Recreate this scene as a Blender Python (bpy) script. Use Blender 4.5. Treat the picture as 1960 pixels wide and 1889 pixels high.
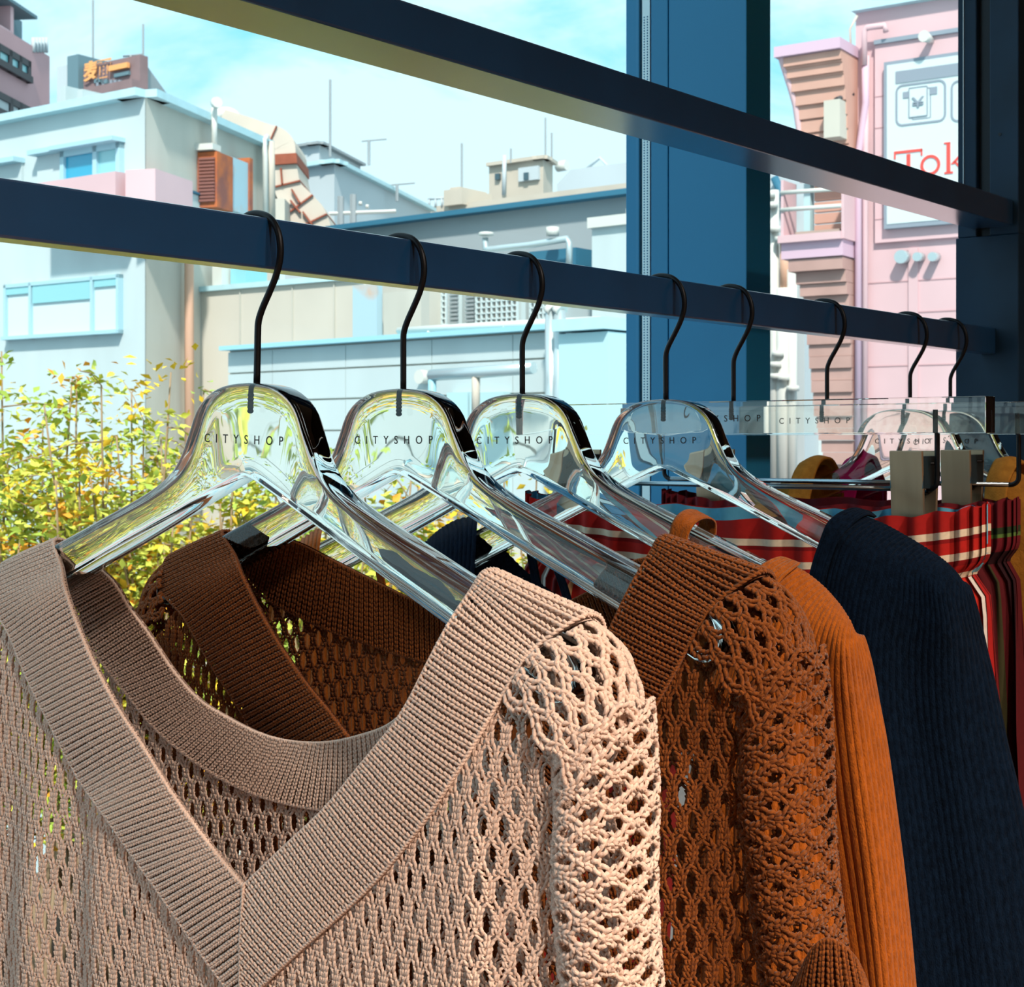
import bpy, bmesh, math, random
import numpy as np
from mathutils import Vector

random.seed(7)
RNG = np.random.default_rng(7)
SC = bpy.context.scene
COL = SC.collection
for o in list(bpy.data.objects):
    bpy.data.objects.remove(o)

# ------------------------------------------------------------------ camera, sky, sun, exposure
# World frame: X runs along the garment rail, Y points out through the window, Z is up.
EYE = 1.45
F_PX, CX, HY = 2900.0, 980.0, 848.0
CS, SN = 0.773, 0.635            # camera forward = (CS, SN), camera right = (SN, -CS)
FWD = np.array([CS, SN, 0.0]); RGT = np.array([SN, -CS, 0.0]); UP = np.array([0.0, 0.0, 1.0])

cam_d = bpy.data.cameras.new('camera')
cam = bpy.data.objects.new('camera', cam_d)
COL.objects.link(cam)
cam.location = (0, 0, EYE)
cam.rotation_euler = (math.pi / 2, 0, math.atan2(SN, CS) - math.pi / 2)
cam_d.sensor_width = 36
cam_d.lens = 36 * F_PX / 1960
cam_d.shift_y = -(1889 / 2 - HY) / 1960
cam_d.clip_start = 0.02
cam_d.clip_end = 400
cam_d.dof.use_dof = True
cam_d.dof.focus_distance = 0.78
cam_d.dof.aperture_fstop = 50
SC.camera = cam

SC.view_settings.view_transform = 'Standard'
SC.view_settings.look = 'None'
SC.view_settings.exposure = 0.3
SC.view_settings.gamma = 1.0
SC.view_settings.use_curve_mapping = False
SC.cycles.caustics_reflective = False
SC.cycles.caustics_refractive = False
SC.cycles.diffuse_bounces = 3
SC.cycles.glossy_bounces = 4
SC.cycles.transmission_bounces = 9
SC.cycles.max_bounces = 9


def lin(c):
    return tuple((x / 255 / 12.92) if x / 255 <= 0.04045 else ((x / 255 + 0.055) / 1.055) ** 2.4 for x in c)


def hexc(h):
    return lin((int(h[0:2], 16), int(h[2:4], 16), int(h[4:6], 16)))


world = bpy.data.worlds.new('sky')
SC.world = world
world.use_nodes = True
nt = world.node_tree
nt.nodes.clear()
w_out = nt.nodes.new('ShaderNodeOutputWorld')
w_bg = nt.nodes.new('ShaderNodeBackground')
w_tc = nt.nodes.new('ShaderNodeTexCoord')
w_map = nt.nodes.new('ShaderNodeMapping')
w_map.inputs['Scale'].default_value = (1.6, 1.6, 4.5)
w_map.inputs['Rotation'].default_value = (0.15, 0.1, 0.5)
w_n = nt.nodes.new('ShaderNodeTexNoise')
w_n.inputs['Scale'].default_value = 2.3
w_n.inputs['Detail'].default_value = 7
w_n.inputs['Roughness'].default_value = 0.58
w_n.inputs['Distortion'].default_value = 0.5
w_r = nt.nodes.new('ShaderNodeValToRGB')
w_r.color_ramp.elements[0].position = 0.30
w_r.color_ramp.elements[0].color = (*hexc('74CBE8'), 1)
w_r.color_ramp.elements[1].position = 0.50
w_r.color_ramp.elements[1].color = (*hexc('C4E0E6'), 1)
nt.links.new(w_tc.outputs['Generated'], w_map.inputs['Vector'])
nt.links.new(w_map.outputs['Vector'], w_n.inputs['Vector'])
nt.links.new(w_n.outputs['Fac'], w_r.inputs['Fac'])
nt.links.new(w_r.outputs['Color'], w_bg.inputs['Color'])
w_bg.inputs['Strength'].default_value = 1.3
nt.links.new(w_bg.outputs['Background'], w_out.inputs['Surface'])

sun_d = bpy.data.lights.new('sun', 'SUN')
sun_d.energy = 4.5
sun_d.angle = 0.06
sun_d.color = (1.0, 0.93, 0.82)
sun = bpy.data.objects.new('sun', sun_d)
COL.objects.link(sun)
sun_dir = Vector((0.541, 0.4445, -0.74))
sun.rotation_euler = sun_dir.to_track_quat('-Z', 'Y').to_euler()


# ------------------------------------------------------------------ generic helpers
def tag(o, label=None, cat=None, group=None, kind=None):
    if label: o['label'] = label
    if cat: o['category'] = cat
    if group: o['group'] = group
    if kind: o['kind'] = kind
    return o


def empty(name, loc=(0, 0, 0), label=None, cat=None, group=None):
    o = bpy.data.objects.new(name, None)
    o.empty_display_size = 0.05
    o.location = loc
    COL.objects.link(o)
    return tag(o, label, cat, group)


def link(name, me, mat=None, parent=None, loc=None):
    o = bpy.data.objects.new(name, me)
    COL.objects.link(o)
    if mat is not None:
        me.materials.append(mat)
    if parent is not None:
        o.parent = parent
        o.matrix_parent_inverse.identity()
        o.location = -Vector(parent.location) if parent.parent is None else (0, 0, 0)
    if loc is not None:
        o.location = loc
    return o


def mesh_np(name, verts, faces, smooth=False):
    """verts (n,3) array, faces (m,4) or (m,3) int array"""
    verts = np.asarray(verts, dtype=np.float32)
    faces = np.asarray(faces, dtype=np.int32)
    me = bpy.data.meshes.new(name)
    k = faces.shape[1]
    me.vertices.add(len(verts))
    me.vertices.foreach_set('co', verts.ravel())
    me.loops.add(faces.size)
    me.loops.foreach_set('vertex_index', faces.ravel())
    me.polygons.add(len(faces))
    me.polygons.foreach_set('loop_start', np.arange(0, faces.size, k, dtype=np.int32))
    me.polygons.foreach_set('loop_total', np.full(len(faces), k, dtype=np.int32))
    if smooth:
        me.polygons.foreach_set('use_smooth', np.ones(len(faces), dtype=bool))
    me.update(calc_edges=True)
    return me


class MB:
    """collects polygons in world space, built as one mesh"""
    def __init__(self):
        self.v = []; self.f = []

    def add(self, vs, fs):
        n = len(self.v)
        self.v += [tuple(map(float, p)) for p in vs]
        self.f += [tuple(i + n for i in f) for f in fs]
        return self

    def hexa(self, p):
        """8 points: bottom ring 0-3, top ring 4-7"""
        return self.add(p, [(3, 2, 1, 0), (4, 5, 6, 7), (0, 1, 5, 4), (1, 2, 6, 5), (2, 3, 7, 6), (3, 0, 4, 7)])

    def box(self, lo, hi):
        x0, y0, z0 = lo; x1, y1, z1 = hi
        return self.hexa([(x0, y0, z0), (x1, y0, z0), (x1, y1, z0), (x0, y1, z0),
                          (x0, y0, z1), (x1, y0, z1), (x1, y1, z1), (x0, y1, z1)])

    def tube(self, pts, r, sides=8, caps=True):
        pts = [np.array(p, float) for p in pts]
        n = len(pts)
        rr = r if hasattr(r, '__len__') else [r] * n
        vs, fs = [], []
        nrm = None
        for i in range(n):
            t = pts[min(i + 1, n - 1)] - pts[max(i - 1, 0)]
            t = t / (np.linalg.norm(t) + 1e-12)
            if nrm is None:
                ref = np.array([0, 0, 1.0]) if abs(t[2]) < 0.9 else np.array([1.0, 0, 0])
                nrm = np.cross(t, ref)
            nrm = nrm - t * np.dot(nrm, t)
            nrm /= np.linalg.norm(nrm) + 1e-12
            bn = np.cross(t, nrm)
            for k in range(sides):
                a = 2 * math.pi * k / sides
                vs.append(pts[i] + rr[i] * (math.cos(a) * nrm + math.sin(a) * bn))
        for i in range(n - 1):
            for k in range(sides):
                k2 = (k + 1) % sides
                fs.append((i * sides + k, i * sides + k2, (i + 1) * sides + k2, (i + 1) * sides + k))
        if caps:
            fs.append(tuple(range(sides))[::-1])
            fs.append(tuple((n - 1) * sides + k for k in range(sides)))
        return self.add(vs, fs)

    def build(self, name, mat, parent=None, smooth=False, bevel=0.0):
        me = bpy.data.meshes.new(name)
        me.from_pydata(self.v, [], self.f)
        if smooth:
            for p in me.polygons: p.use_smooth = len(p.vertices) <= 4
        me.update()
        o = link(name, me, mat, parent)
        if bevel:
            m = o.modifiers.new('bevel', 'BEVEL'); m.width = bevel; m.segments = 2; m.limit_method = 'ANGLE'
        return o


def child_of_part(o, part, root):
    """make o a sub-part of part (geometry stays in world space)"""
    o.parent = part
    o.matrix_parent_inverse.identity()
    o.location = (0, 0, 0)
    return o


def catmull(pts, n):
    p = np.array(pts, float)
    q = np.vstack([2 * p[0] - p[1], p, 2 * p[-1] - p[-2]])
    t = np.linspace(0, len(p) - 1, n)
    i = np.clip(t.astype(int), 0, len(p) - 2)
    f = (t - i)[:, None]
    a, b, c, d = q[i], q[i + 1], q[i + 2], q[i + 3]
    return 0.5 * (2 * b + (c - a) * f + (2 * a - 5 * b + 4 * c - d) * f ** 2 + (3 * b - a - 3 * c + d) * f ** 3)


# ------------------------------------------------------------------ materials
def mat(name, col, rough=0.6, metal=0.0, spec=0.5, var=0.0, vscale=8.0, col2=None, bump=0.0, bscale=40.0, sheen=0.0,
        stretch=None, detail=4.0, ramp=(0.35, 0.65)):
    m = bpy.data.materials.new(name)
    m.use_nodes = True
    t = m.node_tree
    b = t.nodes['Principled BSDF']
    c = hexc(col) if isinstance(col, str) else col
    b.inputs['Base Color'].default_value = (*c, 1)
    b.inputs['Roughness'].default_value = rough
    b.inputs['Metallic'].default_value = metal
    b.inputs['Specular IOR Level'].default_value = spec
    if sheen:
        b.inputs['Sheen Weight'].default_value = sheen
        b.inputs['Sheen Roughness'].default_value = 0.5
    vec = None
    if var or bump or col2:
        tc = t.nodes.new('ShaderNodeTexCoord')
        mp = t.nodes.new('ShaderNodeMapping')
        if stretch: mp.inputs['Scale'].default_value = stretch
        t.links.new(tc.outputs['Object'], mp.inputs['Vector'])
        vec = mp.outputs['Vector']
    if var or col2:
        n = t.nodes.new('ShaderNodeTexNoise')
        n.inputs['Scale'].default_value = vscale
        n.inputs['Detail'].default_value = detail
        t.links.new(vec, n.inputs['Vector'])
        r = t.nodes.new('ShaderNodeValToRGB')
        r.color_ramp.elements[0].position, r.color_ramp.elements[1].position = ramp
        if col2:
            d = hexc(col2) if isinstance(col2, str) else col2
        else:
            d = tuple(max(0, x * (1 - var)) for x in c)
        r.color_ramp.elements[0].color = (*d, 1)
        r.color_ramp.elements[1].color = (*c, 1)
        t.links.new(n.outputs['Fac'], r.inputs['Fac'])
        t.links.new(r.outputs['Color'], b.inputs['Base Color'])
    if bump:
        n2 = t.nodes.new('ShaderNodeTexNoise')
        n2.inputs['Scale'].default_value = bscale
        n2.inputs['Detail'].default_value = 3
        t.links.new(vec, n2.inputs['Vector'])
        bp = t.nodes.new('ShaderNodeBump')
        bp.inputs['Strength'].default_value = bump
        bp.inputs['Distance'].default_value = 0.002
        t.links.new(n2.outputs['Fac'], bp.inputs['Height'])
        t.links.new(bp.outputs['Normal'], b.inputs['Normal'])
    return m


def mat_acrylic(name, tint, wav=0.0, wscale=30.0):
    m = bpy.data.materials.new(name)
    m.use_nodes = True
    t = m.node_tree
    b = t.nodes['Principled BSDF']
    b.inputs['Base Color'].default_value = (*tint, 1)
    b.inputs['Roughness'].default_value = 0.0
    b.inputs['IOR'].default_value = 1.49
    b.inputs['Transmission Weight'].default_value = 1.0
    if wav:
        tc = t.nodes.new('ShaderNodeTexCoord')
        n2 = t.nodes.new('ShaderNodeTexNoise')
        n2.inputs['Scale'].default_value = wscale
        n2.inputs['Detail'].default_value = 0.5
        t.links.new(tc.outputs['Object'], n2.inputs['Vector'])
        bp = t.nodes.new('ShaderNodeBump')
        bp.inputs['Strength'].default_value = wav
        bp.inputs['Distance'].default_value = 0.004
        t.links.new(n2.outputs['Fac'], bp.inputs['Height'])
        t.links.new(bp.outputs['Normal'], b.inputs['Normal'])
    return m


def mat_pane(name, refl=0.06, tint=(0.97, 0.99, 1.0)):
    m = bpy.data.materials.new(name)
    m.use_nodes = True
    t = m.node_tree
    t.nodes.clear()
    o = t.nodes.new('ShaderNodeOutputMaterial')
    mx = t.nodes.new('ShaderNodeMixShader')
    tr = t.nodes.new('ShaderNodeBsdfTransparent')
    tr.inputs['Color'].default_value = (*tint, 1)
    gl = t.nodes.new('ShaderNodeBsdfGlossy')
    gl.inputs['Roughness'].default_value = 0.0
    mx.inputs['Fac'].default_value = refl
    t.links.new(tr.outputs[0], mx.inputs[1])
    t.links.new(gl.outputs[0], mx.inputs[2])
    t.links.new(mx.outputs[0], o.inputs['Surface'])
    return m


M = {}
M['rail'] = mat('rail_enamel', '15497A', rough=0.30, spec=0.6, var=0.15, vscale=20)
_b = M['rail'].node_tree.nodes['Principled BSDF']
_b.inputs['Coat Weight'].default_value = 1.0; _b.inputs['Coat Roughness'].default_value = 0.22; _b.inputs['Coat IOR'].default_value = 1.85
M['frame_blue'] = mat('frame_blue_paint', '2088BC', rough=0.42, spec=0.4, var=0.08, vscale=3)
M['frame_dark'] = mat('frame_dark_gasket', '0A2233', rough=0.5)
M['spacer'] = mat('spacer_aluminium', 'CFE8F0', rough=0.4, metal=0.3)
M['post'] = mat('post_blue_steel', '123A58', rough=0.5, spec=0.35, var=0.25, vscale=14)
M['wire'] = mat('black_wire', '14181E', rough=0.42, metal=0.6, spec=0.5)
M['chrome'] = mat('rod_steel', '9DB0BC', rough=0.25, metal=1.0)
M['clip'] = mat('clip_satin_nickel', 'B39F86', rough=0.38, metal=0.9, var=0.2, vscale=60, stretch=(1, 1, 0.1))
M['clip_dark'] = mat('clip_dark_steel', '4A6470', rough=0.35, metal=0.85)
M['acrylic'] = mat_acrylic('acrylic_foliage_tint', (0.985, 0.97, 0.91), 0.07, 26)  # warm tint imitates yellow foliage refracted through the clear body
M['acrylic_bar'] = mat_acrylic('acrylic_bar_foliage_tint', (0.985, 0.975, 0.94))  # weaker warm tint, same painted foliage colour as the bodies
M['ink'] = mat('black_print', '1A1410', rough=0.6)
M['glass'] = mat_pane('window_glass', 0.035)
M['wood_floor'] = mat('floor_boards', '7A5236', rough=0.4, var=0.4, vscale=3, stretch=(1, 8, 1))
M['plaster'] = mat('room_plaster', 'D9BC9E', rough=0.85, var=0.1, vscale=2)
M['ceiling'] = mat('ceiling_paint', 'B5A796', rough=0.9)
M['brown_wall'] = mat('dark_timber', '4A3020', rough=0.7, var=0.3, vscale=6, stretch=(4, 4, 0.4))
M['beige'] = mat('beige_yarn', 'F0D3C2', rough=0.95, spec=0.15, var=0.22, vscale=900, sheen=0.25, bump=0.35, bscale=2600)
M['rust'] = mat('rust_yarn', '87491A', rough=0.95, spec=0.15, var=0.45, vscale=700, sheen=0.15, bump=0.35, bscale=2600)
M['orange'] = mat('orange_rib', 'A05310', rough=0.95, spec=0.12, var=0.3, vscale=420, sheen=0.15, bump=0.5, bscale=1400, stretch=(1, 1, 0.45))
M['navy'] = mat('navy_rib', '09182A', rough=0.95, spec=0.04, var=0.5, vscale=420, sheen=0.02, bump=0.5, bscale=1400, stretch=(1, 1, 0.45))
M['mustard'] = mat('mustard_cord', 'A8742E', rough=0.9, spec=0.1, var=0.25, vscale=160, bump=0.3, bscale=700)
M['magenta'] = mat('magenta_cloth', 'A8105E', rough=0.85, spec=0.1, var=0.45, vscale=35)
M['cream'] = mat('cream_cloth', 'E6DCC2', rough=0.9, spec=0.1, var=0.1, vscale=60)


# ------------------------------------------------------------------ photograph geometry helpers
def cam_pt(xr, up, fw):
    p = xr * RGT + fw * FWD
    return np.array([p[0], p[1], EYE + up])


def px_at_depth(px, py, z):
    return cam_pt((px - CX) / F_PX * z, (HY - py) / F_PX * z, z)


YC = 0.572                       # Y of the hanger stems under the rail


def stem_q(px):
    """position along the rail of a hanger whose stem stands at image column px"""
    u = (px - CX) / F_PX
    z = YC / (SN - CS * u)
    return z * (CS + SN * u)


def local(px, py, q, b):
    """image point on the vertical plane b in front of the hanger at q -> hanger coordinates (a right, b front, z up)"""
    u = (px - CX) / F_PX
    z = (q - b) / (CS + SN * u)
    y = z * (SN - CS * u)
    return np.array([YC - y, b, (HY - py) / F_PX * z])


def to_world(P, q):
    P = np.asarray(P, float)
    out = np.empty_like(P)
    out[..., 0] = q - P[..., 0 + 1]
    out[..., 1] = YC - P[..., 0]
    out[..., 2] = EYE + P[..., 2]
    return out


def to_px(W):
    W = np.asarray(W)
    xr = W[..., 0] * SN - W[..., 1] * CS
    fw = W[..., 0] * CS + W[..., 1] * SN
    return CX + F_PX * xr / fw, HY - F_PX * (W[..., 2] - EYE) / fw


Q = [stem_q(x) for x in (498, 772, 999, 1273, 1404, 1583, 1742, 1819)]

# ------------------------------------------------------------------ room shell
RX0, RX1, RY0, RY1, RZ1 = -2.6, 2.35, -3.6, 0.86, 2.85


def struct(name, mb, m, label, cat, parent=None, **kw):
    o = mb.build(name, m, parent, **kw)
    return tag(o, label, cat, kind='structure')


struct('floor', MB().box((RX0, RY0, -0.05), (RX1, RY1, 0)), M['wood_floor'], 'brown board floor of the shop under the clothes rack', 'floor')
struct('ceiling', MB().box((RX0, RY0, RZ1), (RX1, RY1 + 0.05, RZ1 + 0.15)), M['ceiling'], 'brown grey ceiling above the clothes rack', 'ceiling')
struct('wall_back', MB().box((RX0, RY0 - 0.1, 0), (RX1, RY0, RZ1)), M['plaster'], 'warm plaster wall facing the window across the shop', 'wall')
struct('wall_left', MB().box((RX0 - 0.1, RY0, 0), (RX0, RY1, RZ1)), M['plaster'], 'warm plaster side wall of the shop', 'wall')
struct('wall_right', MB().box((RX1, RY0, 0), (RX1 + 0.1, RY1, RZ1)), M['brown_wall'], 'dark timber end wall behind the steel post', 'wall')


def ratio(px):
    u = (px - CX) / F_PX
    return (SN - CS * u) / (CS + SN * u)


QC = 1.20                          # near face of the mullion
D = lambda px: ratio(px) * QC
QC2 = D(1429) / ratio(1475)
GLASS_Y = (D(1229) + D(1243)) / 2


def pane(name, x0, x1, label):
    w = empty(name, (x0, GLASS_Y, 0), label, 'window')
    w['kind'] = 'structure'
    MB().box((x0, GLASS_Y - 0.004, 0.05), (x1, GLASS_Y + 0.004, RZ1)).build('glass_pane', M['glass'], w)
    MB().box((x0, GLASS_Y - 0.03, 0.0), (x1, GLASS_Y + 0.03, 0.05)).build('bottom_rail', M['frame_blue'], w)
    MB().box((x0, GLASS_Y - 0.03, RZ1 - 0.05), (x1, GLASS_Y + 0.03, RZ1)).build('top_rail', M['frame_blue'], w)
    return w


pane('window_1', RX0, QC + 0.012, 'large clear shop window behind the hangers')
pane('window_2', QC + 0.03, RX1, 'clear window pane between the blue mullion and the steel post')

mull = empty('trim_1', (QC, D(1429), 0), 'wide blue painted window mullion behind the rail', 'mullion')
mull['kind'] = 'structure'


def mbox(name, p0, p1, x0, m, bev=0.0008):
    return MB().box((x0, D(p1), 0), (QC2, D(p0), RZ1)).build(name, m, mull, bevel=bev)


mbox('outer_cap', 1198, 1223.5, QC, M['frame_blue'])
mbox('gasket', 1223.5, 1228, QC + 0.004, M['frame_dark'])
sp = mbox('spacer_strip', 1228, 1242.5, QC + 0.001, M['spacer'], 0)
dots = MB()
for k in range(2):
    for i in range(150):
        z = EYE + 0.02 + i * 0.0026
        y = D(1232 + 6 * k)
        dots.box((QC + 0.0004, y - 0.0004, z - 0.0006), (QC + 0.0015, y + 0.0004, z + 0.0006))
tag(dots.build('perforation', M['frame_blue'], sp), kind='stuff')
mbox('gasket', 1242.5, 1246, QC + 0.004, M['frame_dark'])
mbox('glazing_bead', 1246, 1278.5, QC, M['frame_blue'])
mbox('groove', 1278.5, 1280, QC + 0.003, M['frame_dark'], 0)
mbox('mullion_body', 1280, 1429, QC, M['frame_blue'])

# ------------------------------------------------------------------ garment rack
QE = 1.42
rack = empty('garment_rack', (QE, 0.57, 0), 'dark navy steel garment rack with two square bars on a blue post', 'rack')
rail_z0, rail_z1 = EYE + 0.0857, EYE + 0.1108
MB().box((-0.55, 0.5650, rail_z0), (QE, 0.5802, rail_z1)).build('hanging_rail', M['rail'], rack, bevel=0.0012)
MB().box((-0.55, 0.5480, EYE + 0.2075), (QE, 0.5890, EYE + 0.2322)).build('upper_bar', M['rail'], rack, bevel=0.0012)
DE = lambda px: ratio(px) * QE
# post: full-width face up to the upper bar, channel with a recessed slot above it
post = MB().box((QE, DE(1950), 0), (QE + 0.05, DE(1829), EYE + 0.20)).build('post', M['post'], rack, bevel=0.001)
MB().box((QE, DE(1950), EYE + 0.20), (QE + 0.05, DE(1894), RZ1)).build('post_flange', M['post'], rack, bevel=0.001)
MB().box((QE + 0.008, DE(1894), EYE + 0.20), (QE + 0.05, DE(1869), RZ1)).build('post_slot', M['frame_dark'], rack)
MB().box((QE, DE(1869), EYE + 0.20), (QE + 0.05, DE(1833), RZ1)).build('post_lip', M['post'], rack, bevel=0.001)
MB().box((QE - 0.0008, DE(1845), EYE + 0.235), (QE, DE(1843.5), RZ1)).build('post_bead', M['spacer'], rack)
hy = DE(1914)
MB().tube([(QE - 0.0006, hy, EYE + 0.296), (QE + 0.002, hy, EYE + 0.296)], 0.0016, 10).build('bolt_hole', M['frame_dark'], rack)


# ------------------------------------------------------------------ hangers
def rot_local(P, tilt, pivot=(0.0, 0.1125)):
    """tilt in the hanger plane (positive: right end down), about the point of contact on the rail"""
    P = np.array(P, float)
    a = P[..., 0] - pivot[0]; z = P[..., 2] - pivot[1]
    c, s = math.cos(-tilt), math.sin(-tilt)
    out = P.copy()
    out[..., 0] = c * a - s * z + pivot[0]
    out[..., 2] = s * a + c * z + pivot[1]
    return out


TOP = [(0, .0297), (.012, .0290), (.023, .0268), (.0325, .0218), (.0390, .0148), (.0440, .0040), (.0500, -.0080), (.0595, -.0185), (.0800, -.0300),
       (.122, -.0475), (.165, -.0646), (.190, -.0748)]
TIP = [(.2010, -.0805), (.2060, -.0888), (.2040, -.0982), (.1960, -.1012)]
BOT = [(.184, -.0962), (.155, -.0833), (.110, -.0635), (.060, -.0418), (.020, -.0245), (.006, -.0185)]


NH = 64


def hanger_halves():
    def even(c):
        s_ = np.concatenate([[0], np.cumsum(np.linalg.norm(np.diff(c, axis=0), axis=1))])
        t_ = np.linspace(0, s_[-1], NH)
        return np.column_stack([np.interp(t_, s_, c[:, k]) for k in (0, 1)])
    top = even(catmull(TOP + TIP[:2], 400))
    bot = even(catmull([(0, -.0168), (.004, -.0178)] + BOT[::-1] + [TIP[3], TIP[2], TIP[1]], 400))
    return top, bot


def half_thick(a):
    return 0.0075 + 0.0028 * np.clip((np.abs(a) - 0.03) / 0.08, 0, 1)


def acrylic_body():
    """closed strip body: rounded rim, faces slightly domed; returns verts (local a, b, z) and quads"""
    top, bot = hanger_halves()
    R = 0.0033
    # ring of the outline: right top -> tip -> right bottom -> apex -> left bottom -> tip -> left top
    right = np.vstack([top, bot[::-1][1:]])
    left = right[::-1].copy(); left[:, 0] *= -1
    ring = np.vstack([right, left[1:-1]])
    n = len(ring)
    t = np.roll(ring, -1, 0) - np.roll(ring, 1, 0)
    t /= np.linalg.norm(t, axis=1)[:, None] + 1e-9
    inward = np.stack([t[:, 1], -t[:, 0]], 1)
    half = half_thick(ring[:, 0])
    rows = []
    ths = np.linspace(0, math.pi / 2, 7)
    for th in ths:
        p = ring + inward * (R * (1 - math.sin(th)))
        rows.append(np.column_stack([p[:, 0], half - R * (1 - math.cos(th)), p[:, 1]]))
    for th in ths[::-1][1:]:
        p = ring + inward * (R * (1 - math.sin(th)))
        rows.append(np.column_stack([p[:, 0], -(half - R * (1 - math.cos(th))), p[:, 1]]))
    V = [np.array(rows).reshape(-1, 3)]
    k = len(rows)
    F = []
    for i in range(k - 1):
        for j in range(n):
            j2 = (j + 1) % n
            F.append((i * n + j, i * n + j2, (i + 1) * n + j2, (i + 1) * n + j))
    base = k * n
    # caps: strips between top and bottom outline, three inner rows domed outwards
    idx_top_r = list(range(NH)); idx_bot_r = [2 * NH - 2 - i for i in range(NH)]           # ring indices; last ones coincide at the tip
    def left_of(j): return (n - j) % n
    extra = []
    for side, row, sgn in ((1, 0, 1), (-1, k - 1, -1)):
        ringrow = rows[row]
        for half_side in (0, 1):
            T = idx_top_r if half_side == 0 else [left_of(j) for j in idx_top_r]
            Bm = idx_bot_r if half_side == 0 else [left_of(j) for j in idx_bot_r]
            grid = [[row * n + j for j in T]]
            for w in (.2, .5, .8):
                line = []
                for i in range(NH):
                    if i == NH - 1:
                        line.append(row * n + T[i]); continue
                    if i == 0 and half_side == 1:
                        line.append(centre[(side, w)]); continue
                    p = ringrow[T[i]] * (1 - w) + ringrow[Bm[i]] * w
                    width = np.linalg.norm(ringrow[T[i]] - ringrow[Bm[i]])
                    p = p + np.array([0, sgn * min(.0004, width * .012) * (4 * w * (1 - w)), 0])
                    extra.append(p); line.append(base + len(extra) - 1)
                    if i == 0:
                        centre[(side, w)] = line[-1]
                grid.append(line)
            grid.append([row * n + j for j in Bm])
            for a_ in range(4):
                for i in range(NH - 1):
                    q_ = (grid[a_][i], grid[a_ + 1][i], grid[a_ + 1][i + 1], grid[a_][i + 1])
                    q_ = tuple(dict.fromkeys(q_))
                    if len(q_) >= 3: F.append(q_)
    V.append(np.array(extra))
    return np.vstack(V), F


centre = {}
BODY_V, BODY_F = acrylic_body()
HOOK = [(0, .0145), (0, .030), (0, .046), (0, .055), (.0004, .0605), (.0030, .0665), (.0080, .0745), (.0126, .0825), (.0152, .0905), (.0150, .0985),
        (.0122, .1058), (.0070, .1110), (.0005, .1133), (-.0065, .1138), (-.0125, .1120), (-.0172, .1085), (-.0190, .1050)]


def body_mesh(q, tilt):
    W = to_world(rot_local(BODY_V, tilt), q)
    bm = bmesh.new()
    vs = [bm.verts.new(p) for p in W]
    for f in BODY_F:
        try:
            bm.faces.new([vs[i] for i in f]).smooth = True
        except ValueError:
            pass
    bmesh.ops.remove_doubles(bm, verts=bm.verts, dist=1e-6)
    bmesh.ops.recalc_face_normals(bm, faces=bm.faces)
    me = bpy.data.meshes.new('body')
    bm.to_mesh(me); bm.free()
    return me


def text_mesh(txt, size, spacing=1.0, extrude=0.0, align='CENTER', offset=0.0):
    cu = bpy.data.curves.new('txt', 'FONT')
    cu.body = txt; cu.size = size; cu.space_character = spacing
    cu.extrude = extrude; cu.align_x = align; cu.align_y = 'CENTER'; cu.offset = offset
    cu.resolution_u = 4
    ob = bpy.data.objects.new('txt', cu)
    COL.objects.link(ob)
    dg = bpy.context.evaluated_depsgraph_get()
    me = bpy.data.meshes.new_from_object(ob.evaluated_get(dg))
    bpy.data.objects.remove(ob); bpy.data.curves.remove(cu)
    return me


LETTERS = text_mesh('CITYSHOP', 0.0048, 2.35, 0.00008, offset=0.00002)
_lv = np.array([v.co[:] for v in LETTERS.vertices])
_lw = _lv[:, 0].max() - _lv[:, 0].min()
_lx = (_lv[:, 0].max() + _lv[:, 0].min()) / 2


def lettering(q, tilt, root, width, zc, b, a0=0.0):
    me = LETTERS.copy()
    s = width / _lw
    P = np.column_stack([(_lv[:, 0] - _lx) * s + a0, b + _lv[:, 2] * 1.0, zc + _lv[:, 1] * s])
    W = to_world(rot_local(P, tilt), q)
    me.vertices.foreach_set('co', W.astype(np.float32).ravel())
    me.update()
    return tag(link('lettering', me, M['ink'], root), 'thin black printed letters')


def hook_parts(q, tilt, root, z_in=.0145):
    pts = catmull([(a, 0, z) for a, z in HOOK[1:]], 60)
    W = to_world(rot_local(pts, tilt), q)
    MB().tube(W, 0.00172, 12).build('hook', M['wire'], root, smooth=True)
    # threaded end sunk in the acrylic
    zz = np.linspace(.0305, z_in, 34)
    rr = [0.0017 + (0.00035 if (i // 2) % 2 and z < .025 else 0) for i, z in enumerate(zz)]
    rr[-1] = 0.0008
    W = to_world(rot_local([(0, 0, z) for z in zz], tilt), q)
    MB().tube(W, rr, 12).build('screw_thread', M['wire'], root, smooth=True)


def shaped_hanger(q, tilt, label):
    root = empty('clothes_hanger', to_world(np.array([0, 0, .03]), q), label, 'hanger', 'clear acrylic hangers on the rail')
    link('body', body_mesh(q, tilt), M['acrylic'], root)
    hook_parts(q, tilt, root)
    lettering(q, tilt, root, .0585, .0015, .0082)
    return root


TILT = [0.030, 0.0, -0.004, -0.006, 0, 0, 0.0, 0.0]
shaped_hanger(Q[0], TILT[0], 'clear acrylic hanger carrying the beige crochet sweater, nearest of all')
shaped_hanger(Q[1], TILT[1], 'clear acrylic hanger carrying the rust brown crochet sweater')
shaped_hanger(Q[2], TILT[2], 'clear acrylic hanger carrying the plain orange ribbed top')
shaped_hanger(Q[3], TILT[3], 'clear acrylic hanger carrying the navy ribbed top')
shaped_hanger(Q[6], TILT[6], 'clear acrylic hanger with mustard garment behind the striped skirts')
shaped_hanger(Q[7], TILT[7], 'clear acrylic hanger with magenta garment, last before the steel post')


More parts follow.
